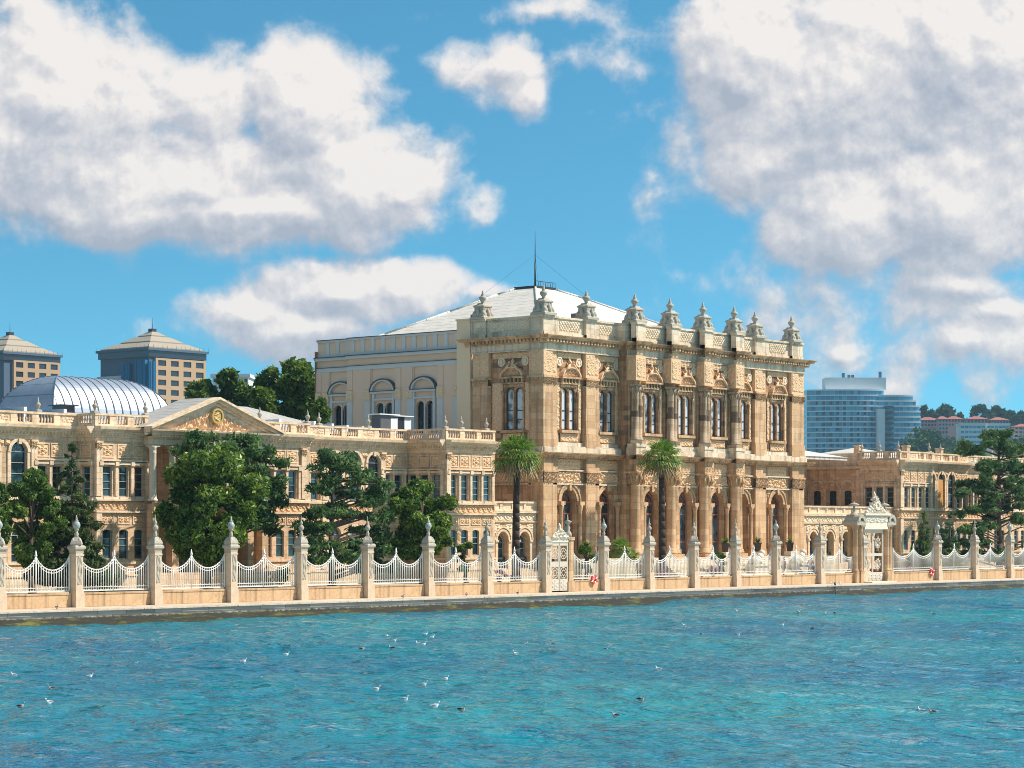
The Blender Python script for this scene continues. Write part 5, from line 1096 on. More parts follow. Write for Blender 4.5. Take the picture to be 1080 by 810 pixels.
def conifer(name, label, cx_, ybot, ytop, hwpx, v, n, size, seed=1, m='leaf_conifer', levels=12, group=None):
    random.seed(seed); u = ux(cx_, v); Z = CT*u+ST*v; k_ = Z/FPX; z0, z1 = CAMH+(HOR-ybot)*k_, CAMH+(HOR-ytop)*k_; hw_ = hwpx*k_
    T_ = thing(name, label, 'conifer', (u, v, .55), group); cl = []; b_ = MB(); b_.tube((u, v, .4), (u, v, z1-.2), .16, .03, 7)
    for i in range(levels):
        t = i/(levels-1); z = z0+(z1-z0)*t; rr = hw_*(1-t)**.75*random.uniform(.8, 1.15)+.06
        for j in range(max(3, int(8*(1-t))+2)):
            a = random.uniform(0, 6.283); q = rr*random.uniform(.35, .95); L = max(.16, rr*.34)
            cl.append((u+q*math.cos(a), v+q*math.sin(a), z+random.uniform(-.2,.2)-q*.12, L, L, max(.12, L*.5))); b_.tube((u, v, z+.1), cl[-1][:3], .03, .01, 4)
    b_.build('trunk', M['bark'], T_); foliage('crown', M[m], T_, cl, n, size, .45, 1.8, .15); return T_
conifer('conifer_tree', 'tall dark conifer with some dry branches before the left wing', 76, 606, 468, 40, 119.5, 20000, .12, 2, levels=19)
conifer('conifer_tree', 'slim dark conifer between the ornate gate and the cedar, nearer the gate', 974, 598, 541, 13, 117, 4500, .11, 3, 'leaf_mid')
conifer('conifer_tree', 'small loose conifer just left of the big right cedar', 1002, 598, 543, 15, 117.5, 3800, .12, 4, 'leaf_cedar', levels=8)

def palm(name, label, cx_, ybase, ycrown, v, rad, n=46, dead=True, seed=1, group=None, lean=0.):
    random.seed(seed); u = ux(cx_, v); Z = CT*u+ST*v; k_ = Z/FPX; zc = CAMH+(HOR-ycrown)*k_
    T_ = thing(name, label, 'palm tree', (u, v, .55), group); b_ = MB(); H = zc-.55; k = 14
    for i in range(k):
        t0_, t1_ = i/k, (i+1)/k; f = lambda t: (u+lean*t*t, v, .5+H*t); r0 = .34-.12*t0_+(.10 if i == 0 else 0)
        b_.tube(f(t0_), f(t1_), r0, r0*.93, 10)
    if H > 3: b_.build('trunk', M['palm_bark'], T_)
    top_ = Vector((u+lean, v, zc)); L_, D_ = MB(), MB()
    for i in range(n):
        el = 1.5-2.25*(i/n)**.85+random.uniform(-.15,.15); az = i*2.39996+random.uniform(-.2,.2); d = Vector((math.cos(az)*math.cos(el), math.sin(az)*math.cos(el), math.sin(el)))
        pl_ = rad*random.uniform(.42, .58); h_ = top_+d*pl_; side_ = d.cross(Vector((0,0,1))); side_ = side_.normalized() if side_.length > .1 else Vector((1,0,0)); upv = side_.cross(d).normalized()
        tgt = D_ if (dead and i > n*.80) else L_
        tgt.tube(top_, h_, .022, .014, 4)
        nb_ = 13
        for j in range(nb_):
            a = (j/(nb_-1)-.5)*3.3; q = d*math.cos(a)+side_*math.sin(a); ln = rad*random.uniform(.40, .60)*(.75+.25*math.cos(a)); w_ = .036*rad/1.5
            m_ = h_+q*ln*.6+upv*.03; e_ = h_+q*ln+Vector((0,0,-.28*ln*(1+.6*(el < .2)))); s_ = (upv.cross(q)).normalized()*w_
            tgt.add([tuple(h_), tuple(m_-s_), tuple(e_), tuple(m_+s_)], [(0,1,2,3)])
    if dead:
        for i in range(90):
            az = random.uniform(0, 6.283); z_ = random.uniform(-.9, -.05)*rad*.6; r_ = .22+random.uniform(0,.25); p = top_+Vector((math.cos(az)*r_, math.sin(az)*r_, z_)); D_.tube(top_+Vector((0,0,z_+.3)), p-Vector((0,0,.35)), .03, .01, 3)
        D_.build('dry_skirt', M['palm_dead'], T_)
    L_.build('crown', M['palm_leaf'], T_); return T_
palm('fan_palm', 'tall fan palm with dark slim trunk left of the hall, before the arcade', 544, 610, 484, 118.5, 2.3, 72, seed=1, lean=.15)
palm('fan_palm', 'tall fan palm with dark slim trunk before the hall columns', 698.5, 608, 486, 118.2, 2.2, 64, seed=12, lean=-.12)
palm('fan_palm', 'low bushy fan palm behind the railing under the hall windows', 655, 606, 579, 115.6, 1.15, 44, False, 3)
palm('fan_palm', 'smallest young fan palm beside the low bushy palm', 668, 608, 588, 115.2, .75, 26, False, 4)
pot = MB(); pot.lathe((0,0,0), [(.22,0),(.26,.05),(.34,.7),(.40,.74),(.40,.82),(.33,.82),(.3,.74)], 12); potm = pot.mesh('pot', M['terracotta'])
for k, (x_, y_, lab) in enumerate(((765, 577, 'dark pot with yellow green agave on the hall terrace, left of three'), (799, 580, 'dark pot with yellow green agave on the hall terrace, middle of three'), (833, 579, 'dark pot with green agave on the hall terrace, right of three'))):
    v_ = 119.7; u = ux(x_, v_); T_ = thing('potted_agave', lab, 'potted plant', (u, v_, 2.3), 'potted plants on the terrace')
    q_ = MB(); q_.wbox(u-.36, u+.36, v_-.36, v_+.36, 2.3, 2.75); q_.build('pedestal', M['white_stone'], T_)
    put('pot', potm, T_, (u, v_, 2.75)); L_ = MB(); random.seed(k+50)
    for j in range(34):
        az = random.uniform(0, 6.283); el = random.uniform(.35, 1.4); d = Vector((math.cos(az)*math.cos(el), math.sin(az)*math.cos(el), math.sin(el))); s_ = d.cross(Vector((0,0,1))).normalized()*.05; b0 = Vector((u, v_, 3.5)); ln = random.uniform(.5, .85)
        L_.add([tuple(b0-s_), tuple(b0+d*ln*.5-s_*1.3), tuple(b0+d*ln-Vector((0,0,.12))), tuple(b0+d*ln*.5+s_*1.3), tuple(b0+s_)], [(0,1,2,3,4)])
    L_.build('leaves', M['leaf_bright'], T_)
# marble stair volutes with recumbent lions
for k, (x_, v_) in enumerate(((798, 116.6), (842, 117.0))):
    u = ux(x_, v_); T_ = thing('stone_lion', 'pale carved stone lion on its pedestal, ' + ('left of two by the hall steps' if k == 0 else 'right of two by the hall steps'), 'statue', (u, v_, .55), 'stone lions by the hall steps')
    p = MB(); p.wbox(u-1.1, u+1.1, v_-.5, v_+.5, .4, 1.55); p.wbox(u-1.2, u+1.2, v_-.6, v_+.6, 1.55, 1.7); p.build('pedestal', M['white_stone'], T_)
    p = MB(); p.tube((u-.8, v_, 2.0), (u+.35, v_, 2.15), .30, .34, 10); p.tube((u+.3, v_, 2.15), (u+.7, v_, 2.55), .34, .26, 10); p.lathe((u+.8, v_, 2.4), [(.02,0),(.25,.08),(.32,.26),(.26,.46),(.02,.58)], 10); p.tube((u+.95, v_, 2.62), (u+1.2, v_, 2.55), .14, .10, 8)
    for yy in (-.22, .22): p.tube((u+.4, v_+yy, 1.82), (u+1.1, v_+yy, 1.79), .11, .1, 7); p.tube((u-.75, v_+yy, 1.9), (u-.3, v_+yy, 1.78), .2, .1, 7)
    p.path([(u-.95, v_, 1.9), (u-1.1, v_+.2, 1.78), (u-.7, v_+.45, 1.76)], .05); p.build('lion', M['white_stone'], T_)

# trees beyond the roofs: placed at a distance along the view
def far_tree(name, label, x_, ybot, ytop, hwpx, Z, m, n, size, seed, nb=26, group='trees rising beyond the roofs', cat='tree', gz=.3):
    random.seed(seed); P_ = at_px(x_, ybot, Z); k_ = Z/FPX; z0, z1 = CAMH+(HOR-ybot)*k_, CAMH+(HOR-ytop)*k_; hw_ = hwpx*k_
    T_ = thing(name, label, cat, (P_.x, P_.y, gz), group); cl = []; cz, hz = (z0+z1)/2, (z1-z0)/2
    for i in range(nb):
        a = random.uniform(0, 6.283); ph = random.uniform(-1, 1); rr = math.sqrt(max(0, 1-ph*ph))*random.uniform(.3, .85); s_ = random.uniform(.2, .36)
        cl.append((P_.x+hw_*rr*math.cos(a), P_.y+hw_*rr*math.sin(a), cz+hz*ph*.78, hw_*s_*1.25, hw_*s_*1.25, min(hz, hw_)*s_*1.2))
    b_ = MB(); limbs(b_, (P_.x, P_.y, gz), (P_.x, P_.y, cz+hz*.3), .35, [c[:3] for c in cl[::3]]); b_.build('trunk', M['bark'], T_)
    foliage('crown', M[m], T_, cl, n, size); return T_
far_tree('plane_tree', 'low dark green tree just right of the brown office tower', 214, 462, 398, 20, 250, 'leaf_mid', 4000, .28, 41)
far_tree('plane_tree', 'round dark green tree behind the pediment peak', 244, 462, 388, 26, 250, 'leaf_mid', 8000, .28, 42)
far_tree('plane_tree', 'low bright yellow green tree between the dark round tree and the tall bright tree', 277, 462, 406, 18, 240, 'leaf_bright', 4000, .26, 43)
far_tree('plane_tree', 'loose bright green tree left of the tallest tree by the painted flank', 286, 462, 384, 24, 250, 'leaf_mid', 5000, .27, 44, 20)
far_tree('plane_tree', 'tallest sunny green tree against the painted flank of the hall', 313, 462, 376, 27, 250, 'leaf_bright', 9000, .28, 45, 34)
far_tree('garden_tree', 'small green treetop in front of the painted flank corner', 338, 446, 420, 11, 195, 'leaf_mid', 1500, .2, 46, 12)
for k, (x_, yt, hw_, m_, lab) in enumerate(((1000,477,9,'leaf_bright','low bright green treetop behind the right wing roof, left of three'),(1018,472,15,'leaf_bright','broad bright green treetop behind the right wing roof, middle of three'),(1036,476,10,'leaf_bright','low bright green treetop behind the right wing roof, next to the cedar'),(1078,474,14,'leaf_bright','bright green treetop behind the cedar at the right edge'))):
    far_tree('plane_tree', lab, x_, 500, yt, hw_, 330, m_, 3000, .32, 60+k, 16)

# ------------------------------------------------------------------ far buildings (real distances and sizes)
def tower(name, label, xcorner, Z, w_, yroof, yapex, ytan, tan0, tarps, ground=.3):
    c = at_px(xcorner, 0, Z); k_ = Z/FPX; zt = CAMH+(HOR-yroof)*k_; za = CAMH+(HOR-yapex)*k_; ztan = CAMH+(HOR-ytan)*k_
    U_, V_ = c.x, c.y; T_ = thing(name, label, 'office tower', (U_+w_/2, V_+w_/2, ground)); A, B = Fr('F', V_), Fr('L', U_)
    p = MB(); p.wbox(U_, U_+w_, V_, V_+w_, ground, zt-3.2); p.build('wall', M['tower_grey'], T_)
    p = MB(); p.wbox(U_-.6, U_+w_+.6, V_-.6, V_+w_+.6, zt-3.2, zt-1.0); p.build('top_glazing', M['glass_roof'], T_)
    p = MB(); p.wbox(U_-1.2, U_+w_+1.2, V_-1.2, V_+w_+1.2, zt-1.0, zt-.2); 
    for i in range(14): p.tube((U_-1+i*(w_+2)/13, V_-1.1, zt-.2), (U_-1+i*(w_+2)/13, V_-1.1, zt+.9), .07, n=4); p.tube((U_-1.1, V_-1+i*(w_+2)/13, zt-.2), (U_-1.1, V_-1+i*(w_+2)/13, zt+.9), .07, n=4)
    p.build('eave', M['tower_grey'], T_)
    p = MB(); z = zt-.2; n_ = 3; hh = (za-z)/n_
    for i in range(n_):
        i0 = (w_/2)*i/n_*1.02+(.6 if i else .0); i1 = (w_/2)*(i+1)/n_*.98
        zz0, zz1 = z+hh*i, z+hh*(i+1)
        P0 = [(U_+i0,V_+i0),(U_+w_-i0,V_+i0),(U_+w_-i0,V_+w_-i0),(U_+i0,V_+w_-i0)]; P1 = [(U_+i1,V_+i1),(U_+w_-i1,V_+i1),(U_+w_-i1,V_+w_-i1),(U_+i1,V_+w_-i1)]
        for j in range(4):
            a, b_ = P0[j], P0[(j+1) % 4]; c1, d1 = P1[(j+1) % 4], P1[j]
            p.quad((*a,zz0+.5),(*b_,zz0+.5),(*c1,zz1),(*d1,zz1)); p.quad((*a,zz0-.5),(*b_,zz0-.5),(*b_,zz0+.5),(*a,zz0+.5))
    p.build('stepped_roof', M['roof_slate'], T_)
    p = MB(); cx_, cy_ = U_+w_/2, V_+w_/2; p.wbox(cx_-1, cx_+1, cy_-1, cy_+1, za-.6, za+.6); p.tube((cx_, cy_, za), (cx_, cy_, za+4.5), .12, .05); p.build('roof_mast', M['dark_iron'], T_)
    # tan bays on two faces, with rows of windows
    rows = [ztan-2.6-i*3.3 for i in range(int((ztan-4)/3.3))]
    for fr, s0, s1 in ((A, U_+tan0, U_+w_), (B, V_+6.5, V_+w_-2)):
        if fr is B and tarps: continue
        p = MB(); nw = 4; st_ = (s1-s0)/nw; fo = fr.off(1.0)
        zb = ground
        cs = [s0+(i+.5)*st_ for i in range(nw)]
        zc = ztan
        for r_ in rows: p.wall(fo, s0, s1, r_-.8, zc, [(c_, st_*.62, r_, r_+1.9, False) for c_ in cs], .4); zc = r_-.8
        p.wall(fo, s0, s1, ground, zc, []); p.quad(fo(s0,ground,0), fo(s0,ztan,0), fo(s0,ztan,-1), fo(s0,ground,-1)); p.quad(fo(s1,ground,0), fo(s1,ztan,0), fo(s1,ztan,-1), fo(s1,ground,-1)); p.quad(fo(s0,ztan,0), fo(s1,ztan,0), fo(s1,ztan,-1), fo(s0,ztan,-1))
        bay = p.build('window_bay', M['tan_render'], T_)
        key = (name, round(st_, 2))
        if key not in WIN: window_mesh(key, st_*.62, 1.9, False, M['glass_roof'], M['frame_dark'], (), 1, t=.12)
        for r_ in rows[:9]:
            for c_ in cs: o_ = put('window', WIN[key][0], T_, fo(c_, r_, -.3), fo.rot())
    for (fr_, s0, s1, z0, z1, mt) in tarps:
        fr = A if fr_ == 'F' else B; base = U_ if fr_ == 'F' else V_
        p = MB(); n_ = 10
        for i in range(n_):
            a, b_ = s0+(s1-s0)*i/n_, s0+(s1-s0)*(i+1)/n_; p.box(fr, base+a, base+b_, ground+z0, z1, .3, 1.5+random.uniform(-.15,.25))
        p.build('scaffold_netting', M[mt], T_)
    return T_
tower('office_tower', 'brown office tower with stepped pale roof wrapped in blue and white netting', 157, 800, 25, 366, 344, 377, 2.2,
      [('L', .2, 5.0, 0, 62.5, 'tarp_blue'), ('L', 8.5, 12.6, 0, 61.5, 'tarp_blue'), ('L', 12.6, 25, 0, 57.5, 'tarp_white'), ('F', -.9, 2.0, 0, 61.8, 'tarp_blue')])
tower('office_tower', 'orange tan office tower with stepped pale roof, cut by the left photo edge', 4, 830, 24, 370, 348, 379, 3.6, [])

# curved glass hotel on the far right
ZH = 1500.; kH = ZH/FPX
HT = thing('glass_hotel', 'big curved blue glass hotel with pale slab lines and grey rooftop box', 'hotel', (0, 0, 0))
cH = at_px(905, 0, ZH); phi = math.atan2(CT, ST)     # local frame: x across the view, y away from it
HT.location = (cH.x, cH.y, 0)
loc = lambda x_, y_=0: ((x_-905)*kH, y_)
bk_, sl_, gz_ = MB(), MB(), MB(); zf = lambda y: CAMH+(HOR-y)*kH
def plan(t):   # gently bowed front, tangents across the picture
    return 42*(1-(abs(t)**2.2))
floors = 14; ztop = zf(411); fh = 3.35; XL, XR = (851-905)*kH, (932-905)*kH
def outline(xl, xr, bow, n=18):
    pts = []
    for i in range(n+1):
        t = -1+2*i/n; pts.append((xl+(xr-xl)*i/n, -bow*(1-abs(t)**2.4)))
    return pts
def slab(mb, pts, z0, z1, back, grow=0.):
    n = len(pts); P_ = [(x_, y_-grow) for x_, y_ in pts]; vs = [(x_, y_, z0) for x_, y_ in P_]+[(P_[-1][0], back, z0), (P_[0][0], back, z0)]; vs += [(x_, y_, z1) for x_, y_, _ in vs]; m_ = n+2
    mb.add(vs, [tuple(range(m_))[::-1], tuple(range(m_, 2*m_))]+[(i, (i+1) % m_, m_+(i+1) % m_, m_+i) for i in range(m_)])
main_o = outline(XL, XR, 4)
for f in range(26):
    z1 = ztop-f*fh; z0 = z1-fh
    if z0 < 20: break
    slab(gz_, main_o, z0+.02, z1-.8, 22); slab(sl_, main_o, z1-.8, z1, 22, .5)
    # right part steps out as terraces going down
    xr = (925+min(45, 34+f*3.6)-905)*kH if f < 4 else (970+min(3, f*.2)-905)*kH
    if f >= 1:
        o2 = outline((918-905)*kH, xr, 2); slab(gz_, o2, z0+.02, z1-1.1, 18); slab(sl_, o2, z1-1.1, z1-.02, 18, 1.1 if f > 8 else .5)
for i in range(1, 5):
    for j in range(0, 11):
        x_ = XL+(XR-XL)*(.05+.075*j); z1 = ztop-i*fh*.999-.55
gz_.build('glazing', M['hotel'], HT, at=(0,0,0)); so_ = sl_.build('floor_slabs', M['white_render'], HT, at=(0,0,0))
p = MB(); p.wbox((871-905)*kH, (935-905)*kH, 2, 18, ztop, zf(398)); p.build('rooftop_box', M['white_render'], HT, at=(0,0,0))
p = MB()
for f in range(3, 24):
    z1 = ztop-f*fh; 
    if z1 < 40: break
    p.wbox((931-905)*kH, (940-905)*kH, -9.5 if f > 2 else -4, 0, z1-fh*.55, z1-.6)
p.build('dark_balconies', M['glass_roof'], HT, at=(0,0,0))
p = MB(); p.wbox((923-905)*kH, (931-905)*kH, -9.2, 4, 20, zf(432)); p.build('stair_shaft', M['white_render'], HT, at=(0,0,0))
for f in range(2, 14):
    for j in range(9):
        if random.random() < .62: x_ = XL+4+(XR-XL-10)*(j+.5)/9.; t = (x_-XL)/(XR-XL)*2-1; y_ = -4*(1-abs(t)**2.4); z1 = ztop-f*fh; dk = MB(); dk.wbox(x_-.8, x_+.8, y_-.12, y_+.2, z1-2.9, z1-.7); dk.build('open_window', M['glass_roof'], HT, at=(0,0,0))
for x_, hh in ((893, 3), (898, 2), (918, 5), (929, 3)):
    pass
p = MB()
for x_, hh in ((891, 3.2), (897, 2), (901, 2), (930, 4)): p.wbox((x_-905)*kH-.8, (x_-905)*kH+.8, 6, 8, zf(398), zf(398)+hh)
p.build('roof_equipment', M['tower_grey'], HT, at=(0,0,0))
for o_ in HT.children: o_.location = (0, 0, 0)
HT.rotation_euler = (0, 0, -phi)
HT.location = (cH.x, cH.y, 0)

# the wooded hill on the right with its houses
def world(x_, Z, z): p_ = at_px(x_, 0, Z); return (p_.x, p_.y, z)
gx, gy = 60, 34; vs = []; top_y = lambda x_: 448-6*math.exp(-((x_-1050)/70)**2)
hillz = lambda x_, t: (max(0., min(1., (x_-800)/130.)))*max(0, min(1, t*1.5))*((560-top_y(x_))*.72)*(1-.0*t)
for j in range(gy+1):
    Z = 900+(2500-900)*j/gy; t = j/gy
    for i in range(gx+1):
        x_ = 700+i*14; h = (max(0., min(1., (x_-770)/150.)))**1.2*((560-top_y(x_))*.60)*(t*2.1 if t < .476 else 1.)
        vs.append(world(x_, Z, .2+h+2.5*math.sin(i*1.3+j)*t))
fs = [(j*(gx+1)+i, j*(gx+1)+i+1, (j+1)*(gx+1)+i+1, (j+1)*(gx+1)+i) for j in range(gy) for i in range(gx)]
p = MB(); p.add(vs, fs, True); struct(p.build('hill', simple('dry_ground', (.05,.08,.03), .95, var=.3, scale=.01)))
cl = []
random.seed(77)
for i in range(420):
    x_ = random.uniform(958, 1130); Z = random.uniform(1250, 1650); t = (Z-900)/1600; z = ((560-top_y(x_))*.60)*min(1, t*2.1); s_ = random.uniform(3.5, 7.5)
    P_ = world(x_, Z, z+s_*.5)
    if 1004 < x_ < 1072 and Z < 1500: continue
    cl.append((*P_, s_, s_, s_*.85))
for i in range(170):
    x_ = random.uniform(960, 1130); s_ = random.uniform(5, 8); P_ = world(x_, random.uniform(1650, 1720), random.uniform(66, 83)-(7 if 1006 < x_ < 1020 else 0)); cl.append((*P_, s_, s_, s_*.8))
for i in range(120):
    x_ = random.uniform(958, 1130); Z = random.uniform(1250, 1290); P_ = world(x_, Z, random.uniform(40, 56) if not 1004 < x_ < 1072 else random.uniform(26, 40)); cl.append((*P_, 6, 6, 5))
wd = bpy.data.objects.new('wooded_slope', None); COL.objects.link(wd)
o_ = foliage('woodland', M['leaf_far'], None, [tuple(c) for c in cl], 60000, 1.1, .3, 1.3) if False else None
bpy.data.objects.remove(wd)
class _Z: pass
def foliage_top(name, m, clumps, n, size):
    r_ = bpy.data.objects.new('tmp', None); COL.objects.link(r_); o_ = foliage(name, m, r_, clumps, n, size, .3, 1.3); o_.parent = None; bpy.data.objects.remove(r_); return o_
tag(foliage_top('woodland', M['leaf_far'], cl, 75000, 1.0), 'dark mass of trees covering the far hillside right of the glass hotel', 'woodland', kind='stuff')
names_ = [('round far tree on the hill crest, right beside the glass hotel', 974, 428, 5), ('far tree on the hill crest with the flat rounded top, second from the hotel', 984, 430, 6), ('wide far tree on the hill crest above the pinkish flats', 998, 429, 10),
          ('small far tree on the crest beside the gap in the skyline', 1012, 437, 5), ('tallest far tree on the crest, right of the gap in the skyline', 1033, 427, 9), ('broad far tree on the crest above the blue and white block', 1051, 429, 9), ('far tree on the crest just left of the photo edge', 1066, 433, 8), ('far tree on the crest cut by the right photo edge', 1079, 435, 8)]
for k, (lab, x_, yt, hw_) in enumerate(names_): far_tree('hilltop_tree', lab, x_, 458, yt-1, hw_*1.35, 1640+k*4, 'leaf_far', 3500, .95, 200+k, 18, 'trees along the hill crest', gz=CAMH+(HOR-462)*.65)
def block(name, label, x0, x1, ytop, ybot, Z, wm, depth=14, roof=None, rows=3, cols=6, wmat='glass_roof', cat='building', rh=1.6, bands=False):
    k_ = Z/FPX; zt, zb = CAMH+(HOR-ytop)*k_, CAMH+(HOR-ybot)*k_; w_ = (x1-x0)*k_; c = at_px((x0+x1)/2, 0, Z)
    T_ = thing(name, label, cat, (c.x, c.y, 0)); z_ = (0,0,0); F_ = Fr('F', 0)
    p = MB(); fh_ = (zt-zb)/rows; cw = w_/cols; lo_ = zb-25 if zb > 40 else .2
    p.wall(F_, -w_/2, w_/2, lo_, zb, [])
    for r_ in range(rows): p.wall(F_, -w_/2, w_/2, zb+r_*fh_, zb+(r_+1)*fh_, [(-w_/2+(i+.5)*cw, cw*(.62 if not bands else .9), zb+(r_+.28)*fh_, zb+(r_+.8)*fh_, False) for i in range(cols)], .5)
    p.wall(Fr('L', -w_/2), 0, depth, lo_, zt, []); p.wall(Fr('R', w_/2), 0, depth, lo_, zt, []); p.wall(Fr('B', depth), -w_/2, w_/2, lo_, zt, []); p.quad((-w_/2,0,zt),(w_/2,0,zt),(w_/2,depth,zt),(-w_/2,depth,zt))
    def fin(o_): o_.location = (0,0,0); return o_
    fin(p.build('wall', M[wm], T_, at=z_))
    for r_ in range(rows):
        for i in range(cols):
            q_ = MB(); s_ = -w_/2+(i+.5)*cw; q_.box(F_, s_-cw*.45, s_+cw*.45, zb+(r_+.28)*fh_, zb+(r_+.8)*fh_, -.55, -.4); fin(q_.build('window', M[wmat], T_, at=z_))
    if roof:
        q_ = MB(); hip(q_, -w_/2-.8, w_/2+.8, -.8, depth+.8, zt, zt+rh*k_*2.2, min(w_, depth)/2*.9); q_.wbox(-w_/2-.8, w_/2+.8, -.8, depth+.8, zt-.4, zt+.01); fin(q_.build('roof', M[roof], T_, at=z_))
    else:
        q_ = MB(); q_.wbox(-w_/2-.5, w_/2+.5, -.5, depth+.5, zt, zt+.9); fin(q_.build('roof_edge', M['white_render'], T_, at=z_))
    T_.rotation_euler = (0, 0, -phi+random.uniform(-.05,.05)); return T_
block('apartment_block', 'pinkish flats with red roof on the hill, next to the glass hotel', 968, 992, 443, 450, 1560, 'pink_render', roof='red_tiles', rows=2, cols=7)
block('apartment_block', 'pale pink house with red roof between the hill flats', 990, 1000, 442, 458, 1540, 'pink_render', roof='red_tiles', rows=4, cols=3)
block('apartment_block', 'long pink block under red roof above the dark hillside trees', 1000, 1016, 442, 450, 1570, 'pink_render', roof='red_tiles', rows=2, cols=5)
block('apartment_block', 'red roofed block rising behind the blue and white office block', 1020, 1042, 442, 452, 1600, 'pink_render', roof='red_tiles', rows=2, cols=6)
block('apartment_block', 'right hand red roofed block behind the blue and white office block', 1045, 1064, 443, 452, 1600, 'pink_render', roof='red_tiles', rows=2, cols=6)
block('apartment_block', 'reddish building at the right photo edge below the crest trees', 1070, 1096, 450, 462, 1500, 'pink_render', roof='red_tiles', rows=3, cols=6)
block('office_block', 'low blue and white office block with window bands on the hillside, left wing', 1013, 1039, 448, 469, 1480, 'white_render', rows=4, cols=6, wmat='glass_blue', bands=True)
block('office_block', 'low blue and white office block beside the cedar top, right wing', 1041, 1065, 448, 469, 1485, 'white_render', rows=4, cols=6, wmat='glass_blue', bands=True)
block('apartment_block', 'white apartment block showing behind the round dark tree', 224, 262, 398, 440, 620, 'white_render', rows=6, cols=7)

# ------------------------------------------------------------------ birds, people, small things
gb_ = MB(); gb_.lathe((0,0,0), [(.0,0)], 3) if False else None
def along(mb, pr, n=9, sz=1., yoff=0., zoff=0.):
    """body of revolution along +X, pr = [(x, r, dz)]"""
    vs = [(x_, yoff+r*math.cos(2*math.pi*k/n), zoff+dz+r*sz*math.sin(2*math.pi*k/n)) for x_, r, dz in pr for k in range(n)]
    fs = [(i*n+k, i*n+(k+1) % n, (i+1)*n+(k+1) % n, (i+1)*n+k) for i in range(len(pr)-1) for k in range(n)]+[tuple(range(n)), tuple((len(pr)-1)*n+k for k in range(n))[::-1]]
    mb.add(vs, fs, True)
B_ = MB(); along(B_, [(-.22,.008,.075),(-.16,.035,.075),(-.08,.065,.07),(.02,.085,.06),(.10,.075,.07),(.14,.05,.11),(.155,.036,.16),(.17,.040,.195),(.20,.036,.20),(.225,.014,.195)])
Wg = MB()
for sg in (-1, 1): along(Wg, [(-.25,.006,.085),(-.17,.03,.095),(-.05,.05,.10),(.06,.035,.10),(.09,.008,.10)], 7, .8, sg*.042)
Bk = MB(); Bk.tube((.215,0,.193), (.262,0,.182), .011, .004, 5)
Bo = simple('white_feathers', (.72,.71,.69), .7, var=.05); Gr = simple('grey_feathers', (.33,.35,.38), .7, var=.1); Dk = simple('dark_brown_feathers', (.035,.03,.03), .7, var=.2); Or = simple('orange_beak', (.6,.2,.03), .5)
gm = (B_.mesh('body', Bo), Wg.mesh('folded_wings', Gr), Bk.mesh('beak', Or)); gmd = (B_.mesh('body', simple('mottled_feathers', (.40,.36,.33), .7, var=.3, scale=12)), Wg.mesh('folded_wings', Dk), Bk.mesh('beak', Dk))
GULLS = [(15,712,0),(95,713,0),(54,726,1),(22,745,1),(52,741,0),(143,700,0),(257,697,0),(273,717,0),(302,690,0),(382,684,1),(413,683,1),(416,675,0),(410,671,0),(441,678,0),(447,679,0),(449,668,0),(456,671,0),(397,727,0),(447,722,0),(470,716,0),(427,738,0),(459,745,0),(487,749,1),(345,761,1),
 (544,689,0),(554,679,0),(582,679,1),(630,652,0),(639,684,1),(695,706,0),(649,755,1),(676,738,1),(722,659,0),(740,668,1),(778,669,0),(777,643,0),(825,658,0),(856,662,1),(881,645,1),(870,645,0),(842,644,0),(951,643,0),(984,646,1),(972,750,0),(983,751,1),(1074,699,1)]
def band_of(y): return 'far' if y < 664 else ('middle' if y < 700 else 'near')
bw = {'far': 'in the band of water nearest the quay', 'middle': 'in the middle band of the water', 'near': 'in the nearest band of water'}
cnt = {}
order = sorted(range(len(GULLS)), key=lambda i: GULLS[i][0])
lab_ = {}
for i in order:
    x_, y_, dk_ = GULLS[i]; key = (band_of(y_), dk_); cnt[key] = cnt.get(key, -1)+1
    lab_[i] = f"{'dark winged brownish' if dk_ else 'white and grey'} gull afloat {bw[key[0]]}, {nth(cnt[key])} from left"
random.seed(9)
for i, (x_, y_, dk_) in enumerate(GULLS):
    Z = FPX*(CAMH-WZ)/(y_+2.5-HOR); p_ = at_px(x_, 0, Z); ms = gmd if dk_ else gm
    T_ = thing('gull', lab_[i], 'gull', (p_.x, p_.y, WZ+.03), 'gulls floating on the water')
    az = random.choice((-phi, -phi+math.pi))+random.uniform(-.6, .6); s_ = random.uniform(.58, .72)
    for nm, me_ in zip(('body', 'folded_wings', 'beak'), ms):
        o_ = bpy.data.objects.new(nm, me_); COL.objects.link(o_); o_.parent = T_
    T_.rotation_euler = (0, 0, az); T_.scale = (s_*.95, s_*1.15, s_*1.3)
for k, (x_, y_, lab) in enumerate(((60,642,'dark pigeon on the quay edge below the first fence panel'),(425,632.5,'dark pigeon on the quay paving, below the dark round magnolia'),(492,631.5,'dark pigeon on the quay paving, left of the tall left palm'),(546,629.5,'dark pigeon on the quay paving, in line with the tall left palm'))):
    v_ = 110.0; u = ux(x_, v_); T_ = thing('pigeon', lab, 'pigeon', (u, v_, 0), 'pigeons on the quay')
    for nm, me_ in zip(('body', 'folded_wings', 'beak'), gmd):
        o_ = bpy.data.objects.new(nm, me_); COL.objects.link(o_); o_.parent = T_; o_.location = (0,0,.07)
    q_ = MB()
    for sg in (-1, 1): q_.tube((u+.01, v_+sg*.03, 0), (u+.01, v_+sg*.03, .1), .009, n=5)
    q_.build('legs', Or, T_); T_.rotation_euler = (0, 0, random.uniform(-1, 1))
v_ = 108.5; u = ux(880, v_); T_ = thing('mooring_pole', 'thin dark pole leaning out over the water from the quay edge by the ornate gate', 'pole', (u, v_, -.9))
